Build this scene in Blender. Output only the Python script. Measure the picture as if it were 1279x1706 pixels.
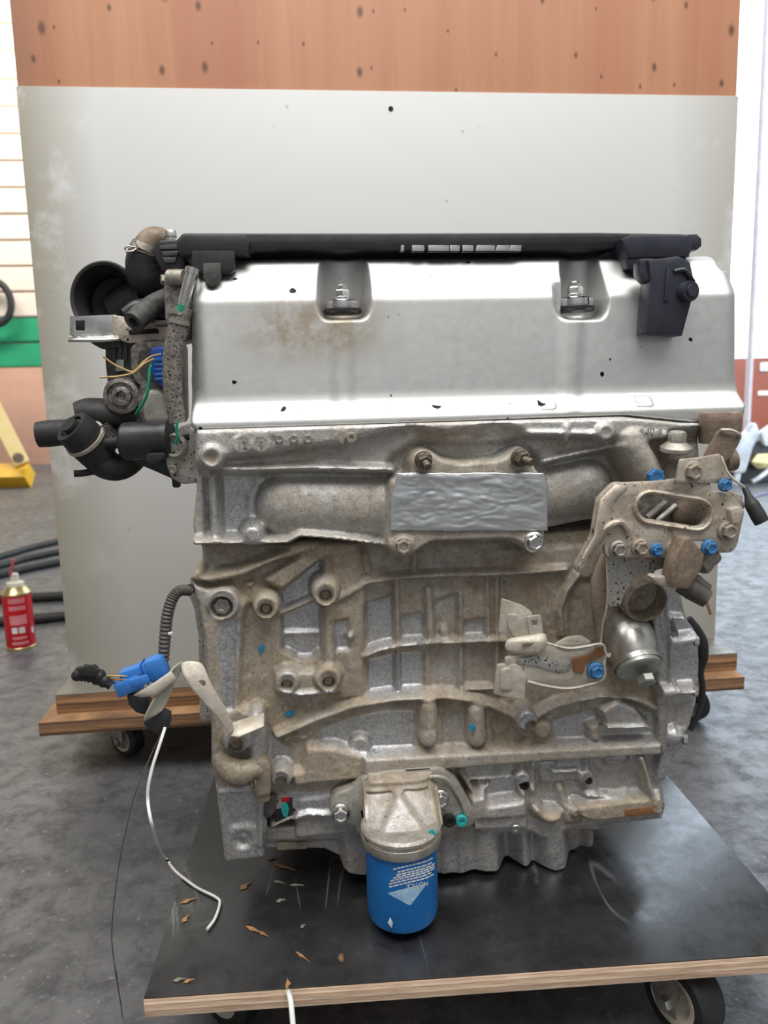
import bpy, bmesh, math, random
import numpy as np
from mathutils import Vector, Matrix, Quaternion
random.seed(7)
for o in list(bpy.data.objects): bpy.data.objects.remove(o)
SC = bpy.context.scene
COL = SC.collection
# ------------------------------------------------------------------ camera
FPX, CAMH = 1280.0, 0.585
YAW, PITCH, ROLL = math.radians(5.75), math.radians(9.0), 0.025
fw = np.array([math.sin(YAW)*math.cos(PITCH), math.cos(YAW)*math.cos(PITCH), -math.sin(PITCH)])
r0 = np.array([math.cos(YAW), -math.sin(YAW), 0.0]); u0 = np.cross(r0, fw)
rt = r0*math.cos(ROLL)-u0*math.sin(ROLL); up = u0*math.cos(ROLL)+r0*math.sin(ROLL)
CAM = np.array([0.0, 0.0, CAMH])
cd = bpy.data.cameras.new('camera'); cam = bpy.data.objects.new('camera', cd); COL.objects.link(cam)
cam.matrix_world = Matrix(((rt[0], up[0], -fw[0], 0), (rt[1], up[1], -fw[1], 0), (rt[2], up[2], -fw[2], CAMH), (0, 0, 0, 1)))
cd.sensor_fit = 'VERTICAL'; cd.sensor_height = 36.0; cd.sensor_width = 36.0; cd.lens = 36.0*FPX/1706.0
cd.clip_start = 0.02; cd.clip_end = 200
cd.dof.use_dof = True; cd.dof.focus_distance = 0.68; cd.dof.aperture_fstop = 9.0
SC.camera = cam
# ------------------------------------------------------------------ world, lights, exposure
w = bpy.data.worlds.new('World'); SC.world = w; w.use_nodes = True
bg = w.node_tree.nodes['Background']; bg.inputs[0].default_value = (0.74, 0.87, 1.0, 1); bg.inputs[1].default_value = 4.5
def area(name, loc, target, size, size_y, power, col=(1, 1, 1)):
    l = bpy.data.lights.new(name, 'AREA'); l.shape = 'RECTANGLE'; l.size = size; l.size_y = size_y; l.energy = power; l.color = col
    o = bpy.data.objects.new(name, l); COL.objects.link(o); o.location = loc
    o.rotation_euler = (Vector(target)-Vector(loc)).to_track_quat('-Z', 'Y').to_euler(); return o
area('unseen_overhead_light', (-0.9, -0.2, 3.6), (0.1, 0.8, 0.3), 3.0, 1.8, 104, (1, 0.98, 0.95))
area('unseen_overhead_light', (1.0, -0.6, 3.6), (0.1, 0.8, 0.3), 3.0, 1.8, 104, (1, 0.99, 0.97))
area('unseen_overhead_light', (-2.4, 5.2, 4.2), (-2.6, 7.1, 1.6), 3.0, 0.6, 190, (1, 0.96, 0.90))  # no known fixture; added to brighten the back wall
SC.view_settings.view_transform = 'Standard'; SC.view_settings.look = 'None'
SC.view_settings.gamma = 1.0; SC.view_settings.use_curve_mapping = False
SC.view_settings.exposure = 0.0
# ------------------------------------------------------------------ geometry helpers
def ray(px, py): return fw+rt*(px-639.5)/FPX-up*(py-853.0)/FPX
def P(px, py, Y):
    d = ray(px, py); return CAM+d*(Y/d[1])
def G(px, py, z=0.0):
    d = ray(px, py); return CAM+d*((z-CAMH)/d[2])
def V3(p): return P(*p)
def S(px, py, Y): return float(np.linalg.norm(P(px+1, py, Y)-P(px, py, Y)))   # metres per photo pixel at that depth

def tag(o, label=None, cat=None, group=None, kind=None):
    for k, v in (('label', label), ('category', cat), ('group', group), ('kind', kind)):
        if v: o[k] = v
    return o
def setparent(o, parent):
    if parent is not None:
        o.parent = parent
        m = Matrix.Identity(4); p = parent
        if p.type == 'EMPTY': m = p.matrix_basis.inverted()
        o.matrix_parent_inverse = m
def empty(name, loc, label, cat, group=None):
    o = bpy.data.objects.new(name, None); COL.objects.link(o); o.location = loc; o.empty_display_size = .05
    o.matrix_basis = Matrix.Translation(Vector(loc)); return tag(o, label, cat, group)
def link(name, me, mat, parent=None, smooth=True, label=None):
    o = bpy.data.objects.new(name, me); COL.objects.link(o)
    if mat is not None and not me.materials: me.materials.append(mat)
    if smooth:
        try: me.shade_smooth()
        except Exception: pass
    setparent(o, parent)
    if label: o['label'] = label
    return o
def sharp(me, ang=35):
    try: me.set_sharp_from_angle(angle=math.radians(ang))
    except Exception: pass
def frombm(name, bm, mat, parent=None, ang=35, label=None):
    bmesh.ops.recalc_face_normals(bm, faces=bm.faces)
    me = bpy.data.meshes.new(name); bm.to_mesh(me); bm.free()
    me.shade_smooth(); sharp(me, ang)
    o = link(name, me, mat, parent, False, label); return o
def box(name, c, d, mat, parent=None, bevel=.002, rot=None, seg=2, label=None):
    bm = bmesh.new(); bmesh.ops.create_cube(bm, size=1.0)
    for v in bm.verts: v.co = Vector((v.co.x*d[0], v.co.y*d[1], v.co.z*d[2]))
    if bevel > 0: bmesh.ops.bevel(bm, geom=bm.edges[:], offset=min(bevel, min(d)*.45), segments=seg, affect='EDGES', profile=.5)
    M = Matrix.Translation(Vector(c))
    if rot is not None: M = M @ rot.to_4x4()
    bm.transform(M); return frombm(name, bm, mat, parent, 40, label)
def frame_of(axis):
    a = Vector(axis).normalized(); t = Vector((0, 0, 1)) if abs(a.z) < .9 else Vector((1, 0, 0))
    x = a.cross(t).normalized(); y = a.cross(x).normalized(); return a, x, y
def lathe(name, org, axis, prof, mat, parent=None, seg=40, ang=30, squash=(1, 1), label=None, bm=None):
    own = bm is None
    if own: bm = bmesh.new()
    a, x, y = frame_of(axis); o = Vector(org); rings = []
    for r, t in prof:
        if r < 1e-6: rings.append([bm.verts.new(o+a*t)])
        else: rings.append([bm.verts.new(o+a*t+x*(r*squash[0]*math.cos(2*math.pi*i/seg))+y*(r*squash[1]*math.sin(2*math.pi*i/seg))) for i in range(seg)])
    for A, B in zip(rings[:-1], rings[1:]):
        for i in range(seg):
            j = (i+1) % seg
            if len(A) == 1 and len(B) == 1: break
            if len(A) == 1: bm.faces.new((A[0], B[i], B[j]))
            elif len(B) == 1: bm.faces.new((A[i], A[j], B[0]))
            else: bm.faces.new((A[i], A[j], B[j], B[i]))
    if own: return frombm(name, bm, mat, parent, ang, label)
def catmull(pts, n):
    pts = [np.array(p, float) for p in pts]; out = []
    if len(pts) < 3:
        return [pts[0]+(pts[-1]-pts[0])*i/(n) for i in range(n+1)]
    q = [2*pts[0]-pts[1]]+pts+[2*pts[-1]-pts[-2]]
    for i in range(1, len(q)-2):
        for k in range(n):
            t = k/n; a, b, c, d = q[i-1], q[i], q[i+1], q[i+2]
            out.append(.5*(2*b+(c-a)*t+(2*a-5*b+4*c-d)*t*t+(3*b-a-3*c+d)*t**3))
    out.append(pts[-1]); return out
def tube(name, pts, rad, mat, parent=None, seg=14, n=8, corr=None, hollow=0, label=None, straight=False):
    C = [np.array(p, float) for p in pts] if straight else catmull(pts, n)
    m = len(C); R = rad if isinstance(rad, (list, tuple)) else [rad]*len(pts)
    R = np.interp(np.linspace(0, len(R)-1, m), range(len(R)), R)
    if corr: R = R*(1+corr[0]*np.sin(np.arange(m)*math.pi*corr[1]))
    bm = bmesh.new(); prev = None; x = None; rings = []
    for i in range(m):
        t = Vector(C[min(i+1, m-1)]-C[max(i-1, 0)]).normalized()
        if x is None: _, x, _ = frame_of(t)
        else: x = (x-t*x.dot(t)).normalized()
        y = t.cross(x)
        rings.append([bm.verts.new(Vector(C[i])+x*(R[i]*math.cos(2*math.pi*k/seg))+y*(R[i]*math.sin(2*math.pi*k/seg))) for k in range(seg)])
    for A, B in zip(rings[:-1], rings[1:]):
        for k in range(seg):
            j = (k+1) % seg; bm.faces.new((A[k], A[j], B[j], B[k]))
    for ring, dirn in ((rings[0], 1), (rings[-1], -1)):
        if hollow:
            c = sum((v.co for v in ring), Vector())/seg
            i0 = 0 if dirn == 1 else m-1; inn = Vector(C[1]-C[0]).normalized() if dirn == 1 else Vector(C[-2]-C[-1]).normalized()
            r2 = [bm.verts.new(c+(v.co-c)*hollow) for v in ring]
            r3 = [bm.verts.new(v.co+inn*R[i0]*1.6) for v in r2]
            for A, B in ((ring, r2), (r2, r3)):
                for k in range(seg):
                    j = (k+1) % seg; bm.faces.new((A[k], A[j], B[j], B[k]))
            bm.faces.new(r3)
        else: bm.faces.new(ring)
    return frombm(name, bm, mat, parent, 45, label)
def roundpoly(pts, r, n=4):
    out = []; N = len(pts)
    for i in range(N):
        a, b, c = np.array(pts[i-1], float), np.array(pts[i], float), np.array(pts[(i+1) % N], float)
        u = a-b; v = c-b; lu, lv = np.linalg.norm(u), np.linalg.norm(v)
        if lu < 1e-9 or lv < 1e-9: continue
        k = min(r, lu*.45, lv*.45)
        p, q = b+u/lu*k, b+v/lv*k
        for j in range(n+1):
            t = j/n; out.append(tuple((1-t)**2*p+2*t*(1-t)*b+t*t*q))
    return out
def circ(px, py, rx, ry=None, n=24, a0=0):
    ry = ry or rx; return [(px+rx*math.cos(a0+2*math.pi*i/n), py+ry*math.sin(a0+2*math.pi*i/n)) for i in range(n)]
def plate(name, outer, Y, th, mat, parent=None, holes=(), bevel=.0006, tilt=(0, 0), rc=0, label=None, ctr=None, ang=35):
    """sheet or slab facing the viewer: outline in photo pixels at depth Y, thickness th going back; tilt = dY/dpx, dY/dpy"""
    if rc: outer = roundpoly(outer, rc)
    ax = np.mean([p[0] for p in outer]); ay = np.mean([p[1] for p in outer])
    if ctr: ax, ay = ctr
    cu = bpy.data.curves.new('tmp', 'CURVE'); cu.dimensions = '2D'; cu.fill_mode = 'BOTH'
    cu.extrude = max(th/2-bevel, 1e-5); cu.bevel_depth = bevel; cu.bevel_resolution = 1
    Ys = lambda x, y: Y+tilt[0]*(x-ax)+tilt[1]*(y-ay)
    for lp in [outer]+list(holes):
        sp = cu.splines.new('POLY'); W = [P(x, y, Ys(x, y)) for x, y in lp]
        sp.points.add(len(W)-1); sp.use_cyclic_u = True
        for q, p in zip(sp.points, W): q.co = (p[0], p[2], 0, 1)
    ob = bpy.data.objects.new('tmp', cu); COL.objects.link(ob)
    dg = bpy.context.evaluated_depsgraph_get(); me = bpy.data.meshes.new_from_object(ob.evaluated_get(dg))
    bpy.data.objects.remove(ob); bpy.data.curves.remove(cu)
    A = P(ax, ay, Y); X1 = P(ax+10, ay, Y); Z1 = P(ax, ay+10, Y)
    tx = tilt[0]*10/(X1[0]-A[0]); tz = tilt[1]*10/(Z1[2]-A[2])
    for v in me.vertices:
        x, z, e = v.co.x, v.co.y, v.co.z
        v.co = (x, Y+tx*(x-A[0])+tz*(z-A[2])+(th/2-e), z)
    me.name = name; me.materials.clear(); me.flip_normals()
    bm = bmesh.new(); bm.from_mesh(me); bmesh.ops.remove_doubles(bm, verts=bm.verts, dist=1e-6)
    me2 = frombm(name, bm, mat, parent, ang, label); bpy.data.meshes.remove(me); return me2
def ribbon(name, rows, th, mat, parent=None, label=None, sub=1):
    """bent sheet strip: rows of (px,py,Y) point tuples across its width"""
    bm = bmesh.new(); g = [[bm.verts.new(Vector(V3(p))) for p in r] for r in rows]
    for a, b in zip(g[:-1], g[1:]):
        for i in range(len(a)-1): bm.faces.new((a[i], a[i+1], b[i+1], b[i]))
    bmesh.ops.recalc_face_normals(bm, faces=bm.faces)
    me = bpy.data.meshes.new(name); bm.to_mesh(me); bm.free(); me.shade_smooth(); sharp(me, 40)
    o = link(name, me, mat, parent, False, label)
    s = o.modifiers.new('sub', 'SUBSURF'); s.levels = sub; s.render_levels = sub; s.subdivision_type = 'SIMPLE' if sub < 2 else 'CATMULL_CLARK'
    s = o.modifiers.new('sol', 'SOLIDIFY'); s.thickness = th; s.offset = 0
    s = o.modifiers.new('bev', 'BEVEL'); s.width = th*.25; s.segments = 1
    return o
def loft(name, secs, mat, parent=None, ang=40, label=None):
    bm = bmesh.new(); R = [[bm.verts.new(Vector(p)) for p in s] for s in secs]; n = len(R[0])
    for A, B in zip(R[:-1], R[1:]):
        for i in range(n):
            j = (i+1) % n; bm.faces.new((A[i], A[j], B[j], B[i]))
    bm.faces.new(R[0]); bm.faces.new(R[-1]); return frombm(name, bm, mat, parent, ang, label)

# -------------------------------------------------------------- relief castings
def sstep(t): t = np.clip(t, 0, 1); return t*t*(3-2*t)
def vnoise(X, Z, s, seed):
    rs = np.random.RandomState(seed); T = rs.rand(64, 64); x = X/s; z = Z/s
    xi = np.floor(x).astype(int); zi = np.floor(z).astype(int); fx = sstep(x-xi); fz = sstep(z-zi)
    a = T[xi % 64, zi % 64]; b = T[(xi+1) % 64, zi % 64]; c = T[xi % 64, (zi+1) % 64]; d = T[(xi+1) % 64, (zi+1) % 64]
    return (a*(1-fx)+b*fx)*(1-fz)+(c*(1-fx)+d*fx)*fz-.5
class Relief:
    def __init__(s, Y0, x0, y0, x1, y1, cell, tone=.7):
        c = [P(x, y, Y0) for x in (x0, x1) for y in (y0, y1)]
        xs = [p[0] for p in c]; zs = [p[2] for p in c]; s.Y0 = Y0; s.cell = cell
        s.xa, s.za = min(xs)-cell, min(zs)-cell
        s.nx = int((max(xs)-s.xa)/cell)+2; s.nz = int((max(zs)-s.za)/cell)+2
        s.X, s.Z = np.meshgrid(s.xa+np.arange(s.nx)*cell, s.za+np.arange(s.nz)*cell)
        s.h = np.zeros_like(s.X); s.t = np.full_like(s.X, tone); s.k = S(640, 853, Y0)
    def q(s, p, h): a = P(p[0], p[1], s.Y0-h); return a[0], a[2]
    def win(s, pts, m):
        xs = [p[0] for p in pts]; zs = [p[1] for p in pts]; c = s.cell
        i0 = max(0, int((min(xs)-m-s.xa)/c)); i1 = min(s.nx, int((max(xs)+m-s.xa)/c)+2)
        j0 = max(0, int((min(zs)-m-s.za)/c)); j1 = min(s.nz, int((max(zs)+m-s.za)/c)+2)
        return slice(j0, max(j1, j0)), slice(i0, max(i1, i0))
    def sdpoly(s, pts, W):
        X, Z = s.X[W], s.Z[W]; d = np.full(X.shape, 1e9); ins = np.zeros(X.shape, bool); n = len(pts)
        for i in range(n):
            ax, az = pts[i-1]; bx, bz = pts[i]; ex, ez = bx-ax, bz-az; L = ex*ex+ez*ez+1e-15
            t = np.clip(((X-ax)*ex+(Z-az)*ez)/L, 0, 1)
            d = np.minimum(d, (X-ax-t*ex)**2+(Z-az-t*ez)**2)
            if abs(ez) > 1e-12:
                ins ^= ((az > Z) != (bz > Z)) & (X < ex*(Z-az)/ez+ax)
        d = np.sqrt(d); return np.where(ins, -d, d)
    def sdline(s, pts, W):
        X, Z = s.X[W], s.Z[W]; d = np.full(X.shape, 1e9)
        for (ax, az), (bx, bz) in zip(pts[:-1], pts[1:]):
            ex, ez = bx-ax, bz-az; L = ex*ex+ez*ez+1e-15
            t = np.clip(((X-ax)*ex+(Z-az)*ez)/L, 0, 1); d = np.minimum(d, (X-ax-t*ex)**2+(Z-az-t*ez)**2)
        return np.sqrt(d)
    def put(s, W, wt, h, mode, tone):
        H = s.h[W]
        if mode == 'set': H = H*(1-wt)+h*wt
        elif mode == 'add': H = H+h*wt
        elif mode == 'max': H = np.maximum(H, H*(1-wt)+h*wt)
        elif mode == 'min': H = np.minimum(H, H*(1-wt)+h*wt)
        s.h[W] = H
        if tone is not None: s.t[W] = s.t[W]*(1-wt)+tone*wt
    def poly(s, pts, h, soft=.004, mode='set', tone=None, rc=0):
        if rc: pts = roundpoly(pts, rc)
        hh = h if mode != 'add' else 0
        Q = [s.q(p, hh) for p in pts]; W = s.win(Q, soft); s.put(W, sstep(.5-s.sdpoly(Q, W)/soft), h, mode, tone)
    def circ(s, px, py, r, h, soft=.003, mode='set', tone=None, dome=False):
        x, z = s.q((px, py), h if mode != 'add' else 0); R = r*s.k; W = s.win([(x-R, z-R), (x+R, z+R)], soft)
        d = np.hypot(s.X[W]-x, s.Z[W]-z)
        wt = np.sqrt(np.clip(1-(d/R)**2, 0, 1)) if dome else sstep(.5-(d-R)/soft)
        s.put(W, wt, h, mode, tone)
    def line(s, pts, wpx, h, soft=.003, mode='max', tone=None, rnd=False):
        Q = [s.q(p, h if mode != 'add' else 0) for p in pts]; R = wpx*s.k/2; W = s.win(Q, R+soft); d = s.sdline(Q, W)
        wt = np.sqrt(np.clip(1-(d/R)**2, 0, 1)) if rnd else sstep(.5-(d-R)/soft)
        s.put(W, wt, h, mode, tone)
    def boss(s, px, py, r, h, hole=0, depth=.012, tone=None, soft=.003):
        s.circ(px, py, r, h, soft, 'max', tone)
        if hole:
            s.circ(px, py, hole*1.25, h-.0015, .002, 'min', None); s.circ(px, py, hole, h-depth, .002, 'min', .9)
    def blur(s, n=1):
        for _ in range(n):
            h = np.pad(s.h, 1, mode='edge')
            s.h = (h[1:-1, 1:-1]*4+(h[:-2, 1:-1]+h[2:, 1:-1]+h[1:-1, :-2]+h[1:-1, 2:])*2+h[:-2, :-2]+h[:-2, 2:]+h[2:, :-2]+h[2:, 2:])/16
    def build(s, name, outline, depth, mat, parent, noise=.0004, blur=1, rc=0, label=None, edge=.004, oh=0.0):
        s.blur(blur)
        s.h += noise*(vnoise(s.X, s.Z, .013, 3)+vnoise(s.X, s.Z, .005, 5)*.6)
        if rc: outline = roundpoly(outline, rc)
        full = (slice(0, s.nz), slice(0, s.nx))
        sd = s.sdpoly([s.q(p, oh) for p in outline], full)
        near = np.abs(sd) < s.cell*.72
        if edge:
            e = np.clip((np.where(near, 0, sd)+edge)/edge, 0, 1); s.h -= edge*(1-np.sqrt(np.clip(1-e*e, 0, 1)))     # rounded rim
        gz, gx = np.gradient(sd, s.cell); g = np.hypot(gx, gz)+1e-9
        X = np.where(near, s.X-sd*gx/g, s.X); Z = np.where(near, s.Z-sd*gz/g, s.Z); ok = (sd <= 0) | near
        Y = s.Y0-s.h
        idx = np.arange(s.nx*s.nz).reshape(s.nz, s.nx)
        q = ok[:-1, :-1] & ok[1:, :-1] & ok[:-1, 1:] & ok[1:, 1:]
        q &= (sd[:-1, :-1]+sd[1:, :-1]+sd[:-1, 1:]+sd[1:, 1:]) < 0
        a, b, c, d = idx[:-1, :-1][q], idx[:-1, 1:][q], idx[1:, 1:][q], idx[1:, :-1][q]
        quads = np.stack([a, b, c, d], 1)
        used, inv = np.unique(quads, return_inverse=True); quads = inv.reshape(-1, 4)
        co = np.stack([X.ravel()[used], Y.ravel()[used], Z.ravel()[used]], 1); tn = s.t.ravel()[used]
        n = len(used)
        E = np.concatenate([quads[:, [0, 1]], quads[:, [1, 2]], quads[:, [2, 3]], quads[:, [3, 0]]])
        key = np.sort(E, 1); key = key[:, 0].astype(np.int64)*n+key[:, 1]
        u, ix, ct = np.unique(key, return_index=True, return_counts=True); be = E[ix[ct == 1]]
        bv = np.unique(be); mp = np.zeros(n, int); mp[bv] = np.arange(len(bv))+n
        back = co[bv].copy(); back[:, 1] = s.Y0+depth
        co = np.concatenate([co, back]); tn = np.concatenate([tn, tn[bv]])
        side = np.stack([be[:, 1], be[:, 0], mp[be[:, 0]], mp[be[:, 1]]], 1)
        F = np.concatenate([quads, side])
        me = bpy.data.meshes.new(name); me.vertices.add(len(co)); me.vertices.foreach_set('co', co.astype(np.float32).ravel())
        me.loops.add(F.size); me.loops.foreach_set('vertex_index', F.astype(np.int32).ravel())
        me.polygons.add(len(F)); me.polygons.foreach_set('loop_start', (np.arange(len(F))*4).astype(np.int32))
        me.update(calc_edges=True)
        at = me.attributes.new('dirt', 'FLOAT', 'POINT'); at.data.foreach_set('value', tn.astype(np.float32))
        me.shade_smooth(); sharp(me, 60)
        o = link(name, me, mat, parent, False, label); return o
# ------------------------------------------------------------------ materials
class NT:
    def __init__(s, name):
        s.m = bpy.data.materials.new(name); s.m.use_nodes = True; s.t = s.m.node_tree; s.b = s.t.nodes['Principled BSDF']
        s.co = s.t.nodes.new('ShaderNodeTexCoord').outputs['Object']
    def n(s, typ, **kw):
        x = s.t.nodes.new(typ)
        for k, v in kw.items(): setattr(x, k, v)
        return x
    def l(s, a, b): s.t.links.new(a, b)
    def mapping(s, scale=(1, 1, 1), rot=(0, 0, 0), src=None):
        m = s.n('ShaderNodeMapping'); m.inputs['Scale'].default_value = scale; m.inputs['Rotation'].default_value = rot
        s.l(src or s.co, m.inputs[0]); return m.outputs[0]
    def noise(s, scale, detail=4, rough=.6, src=None, dist=0):
        x = s.n('ShaderNodeTexNoise'); x.inputs['Scale'].default_value = scale; x.inputs['Detail'].default_value = detail
        x.inputs['Roughness'].default_value = rough; x.inputs['Distortion'].default_value = dist
        s.l(src or s.co, x.inputs['Vector']); return x.outputs[0]
    def vor(s, scale, src=None, feat='F1'):
        x = s.n('ShaderNodeTexVoronoi', feature=feat); x.inputs['Scale'].default_value = scale; s.l(src or s.co, x.inputs['Vector']); return x.outputs[0]
    def ramp(s, fac, stops):
        x = s.n('ShaderNodeValToRGB'); e = x.color_ramp.elements
        while len(e) < len(stops): e.new(.5)
        for k, (p, c) in zip(e, stops):
            k.position = p; k.color = (c, c, c, 1) if isinstance(c, (int, float)) else (*c, 1)
        s.l(fac, x.inputs[0]); return x.outputs[0]
    def mix(s, fac, a, b):
        x = s.n('ShaderNodeMix', data_type='RGBA')
        for i, v in ((0, fac), (6, a), (7, b)):
            if hasattr(v, 'links') or hasattr(v, 'is_linked'): s.l(v, x.inputs[i])
            elif i == 0: x.inputs[0].default_value = v
            else: x.inputs[i].default_value = (*v, 1)
        return x.outputs[2]
    def math(s, op, a, b=0.0, clamp=False):
        x = s.n('ShaderNodeMath', operation=op); x.use_clamp = clamp
        for i, v in ((0, a), (1, b)):
            if isinstance(v, (int, float)): x.inputs[i].default_value = v
            else: s.l(v, x.inputs[i])
        return x.outputs[0]
    def maprange(s, v, a, b, c, d):
        x = s.n('ShaderNodeMapRange'); s.l(v, x.inputs[0])
        for i, k in enumerate((a, b, c, d)): x.inputs[i+1].default_value = k
        return x.outputs[0]
    def axis(s, i, src=None):
        x = s.n('ShaderNodeSeparateXYZ'); s.l(src or s.co, x.inputs[0]); return x.outputs[i]
    def bump(s, h, strength, dist=.001, prev=None):
        x = s.n('ShaderNodeBump'); x.inputs['Strength'].default_value = strength; x.inputs['Distance'].default_value = dist
        s.l(h, x.inputs['Height'])
        if prev is not None: s.l(prev, x.inputs['Normal'])
        return x.outputs[0]
    def out(s, col=None, rough=None, metal=None, normal=None, spec=None, coat=None):
        for k, v in (('Base Color', col), ('Roughness', rough), ('Metallic', metal), ('Normal', normal), ('Specular IOR Level', spec), ('Coat Weight', coat)):
            if v is None: continue
            if isinstance(v, (int, float)): s.b.inputs[k].default_value = v
            elif isinstance(v, tuple): s.b.inputs[k].default_value = (*v, 1)
            else: s.l(v, s.b.inputs[k])
        return s.m
def simple(name, c1, c2=None, scale=60, rough=.5, rvar=.12, metal=0, bump=.15, bdist=.0006, bscale=400, specks=None, spec=None, grime=None):
    t = NT(name); c2 = c2 or tuple(x*.75 for x in c1)
    nz = t.noise(scale, 6, .7); col = t.mix(t.ramp(nz, [(.35, 0), (.65, 1)]), c1, c2)
    if grime:
        g = t.noise(grime[1], 6, .75, dist=.6); col = t.mix(t.ramp(g, [(grime[2], 0), (grime[2]+.14, grime[3])]), col, grime[0])
        pl = t.noise(grime[1]*1.7, 5, .75); col = t.mix(t.ramp(pl, [(.58, 0), (.72, .5)]), col, tuple(min(1, x*1.35) for x in c1))
    if specks:
        v = t.noise(specks[1], 2, .5); k = t.ramp(v, [(specks[2], 0), (specks[2]+.04, 1)]); col = t.mix(k, col, specks[0])
    r = t.maprange(t.noise(scale*2.3, 3), .3, .7, max(.03, rough-rvar), min(1, rough+rvar))
    nm = t.bump(t.noise(bscale, 3), bump, bdist) if bump else None
    return t.out(col, r, metal, nm, spec)
def cast_mat(name, clean, tan, rough=.42):
    t = NT(name); a = t.n('ShaderNodeAttribute', attribute_name='dirt').outputs['Fac']
    big = t.noise(20, 6, .72, dist=.5); fine = t.noise(330, 4, .75); mid = t.noise(75, 6, .78)
    d = t.math('ADD', a, t.math('MULTIPLY', t.math('SUBTRACT', big, .5), 1.5)); d = t.math('ADD', d, t.math('MULTIPLY', t.math('SUBTRACT', mid, .5), .9)); d = t.math('ADD', d, t.math('MULTIPLY', t.math('SUBTRACT', fine, .5), .9), clamp=True)
    d = t.ramp(d, [(.12, 0), (.85, 1)])
    c_clean = t.mix(t.ramp(fine, [(.3, 0), (.7, 1)]), tuple(x*.62 for x in clean), tuple(min(1, x*1.22) for x in clean))
    c_tan = t.mix(t.ramp(mid, [(.32, 0), (.68, 1)]), tan, tuple(x*.55 for x in tan))
    c_tan = t.mix(t.ramp(t.noise(130, 5, .7), [(.55, 0), (.72, .6)]), c_tan, tuple(min(1, x*1.45+.03) for x in tan))
    col = t.mix(d, c_clean, c_tan)
    col = t.mix(t.ramp(t.noise(430, 3, .7), [(.55, 0), (.72, .55)]), col, (.10, .085, .065))
    dk = t.ramp(t.noise(95, 5, .8), [(.60, 0), (.74, .8)]); col = t.mix(dk, col, (.05, .043, .036))
    rd = t.ramp(t.noise(13, 4, .6), [(.58, 0), (.75, .35)]); col = t.mix(rd, col, (.26, .17, .13))
    met = t.maprange(d, 0, 1, .90, .15); rg = t.maprange(d, 0, 1, rough, .72)
    nm = t.bump(t.noise(800, 3, .7), .55, .0007); nm = t.bump(t.noise(170, 5, .7), .45, .0014, nm)
    return t.out(col, rg, met, nm)
MT = {}
MT['cast'] = cast_mat('cast_aluminium_dirty', (.62, .62, .63), (.47, .39, .29))
MT['cast_head'] = cast_mat('cast_aluminium_head', (.62, .62, .62), (.50, .44, .35), .38)
MT['bracket'] = simple('tan_bracket_metal', (.58, .52, .44), (.38, .31, .24), 35, .5, .1, .4, .5, .001, 300, specks=((.05, .045, .04), 260, .66), grime=((.16, .12, .09), 60, .55, .75))
MT['bracket_grey'] = simple('grey_speckled_metal', (.50, .49, .46), (.34, .31, .27), 50, .5, .1, .5, .4, .001, 300, specks=((.03, .03, .03), 380, .62), grime=((.15, .12, .09), 70, .56, .6))
MT['brown'] = simple('brown_dirty_metal', (.29, .225, .165), (.17, .125, .09), 60, .62, .1, .25, .5, .001, 300, grime=((.08, .06, .045), 110, .55, .8))
MT['strap'] = simple('cream_strap_metal', (.60, .55, .47), (.42, .36, .29), 40, .5, .1, .3, .4, .001, 300, grime=((.24, .19, .14), 75, .57, .6))
MT['rust'] = simple('rusty_copper_stain', (.33, .15, .06), (.20, .10, .05), 90, .6, .1, .3, .3)
MT['silver'] = simple('bright_zinc', (.74, .74, .72), (.60, .60, .58), 40, .28, .08, 1, .08)
MT['steel'] = simple('dirty_steel_bolt', (.50, .47, .43), (.30, .26, .22), 150, .42, .1, .8, .3, grime=((.09, .075, .06), 180, .56, .7))
MT['steel_tan'] = simple('tan_coated_bolt', (.48, .42, .34), (.26, .21, .17), 150, .5, .1, .5, .4, grime=((.10, .08, .06), 180, .55, .7))
MT['blue_paint'] = simple('blue_paint_mark', (.02, .19, .46), (.03, .13, .32), 200, .4, .1, .1, .3, specks=((.22, .30, .36), 330, .60), grime=((.05, .06, .07), 220, .58, .6))
MT['black'] = simple('black_plastic', (.018, .018, .02), (.03, .03, .032), 50, .38, .08, 0, .1)
MT['navy'] = simple('blue_black_plastic', (.020, .022, .035), (.032, .034, .048), 60, .42, .08, 0, .12)
MT['rubber'] = simple('black_rubber', (.014, .014, .014), (.028, .026, .026), 40, .6, .1, 0, .15)
MT['dirty_black'] = simple('dusty_black_plastic', (.03, .03, .03), (.10, .095, .088), 130, .6, .1, 0, .4)
MT['hose_grey'] = simple('dusty_grey_hose', (.10, .09, .078), (.26, .235, .20), 190, .75, .1, 0, .7, .0014, 420, specks=((.02, .02, .02), 460, .58), grime=((.42, .38, .32), 150, .60, .6))
MT['dirty_alu'] = simple('grimy_aluminium', (.40, .37, .34), (.11, .10, .09), 130, .48, .1, .6, .7, .0012, 350, grime=((.04, .035, .03), 170, .55, .8))
MT['sleeve'] = simple('brown_conduit', (.10, .085, .075), (.055, .045, .04), 90, .6, .1, 0, .3)
MT['blue_plug'] = simple('blue_connector_plastic', (.04, .20, .60), (.035, .16, .48), 60, .4, .1, 0, .12)
MT['blue_dark'] = simple('deep_blue_plug', (.02, .09, .42), (.015, .06, .30), 60, .4, .1, 0, .1)
MT['green_wire'] = simple('green_wire', (.01, .30, .16), None, 60, .4, .05, 0, 0)
MT['teal'] = simple('teal_paint', (.02, .42, .42), (.02, .30, .30), 200, .5)
MT['tan_wire'] = simple('tan_wire', (.42, .25, .10), (.50, .36, .16), 120, .45, .05, 0, 0)
MT['white_wire'] = simple('white_wire', (.78, .78, .76), (.65, .65, .62), 60, .4, .05, 0, 0)
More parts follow.
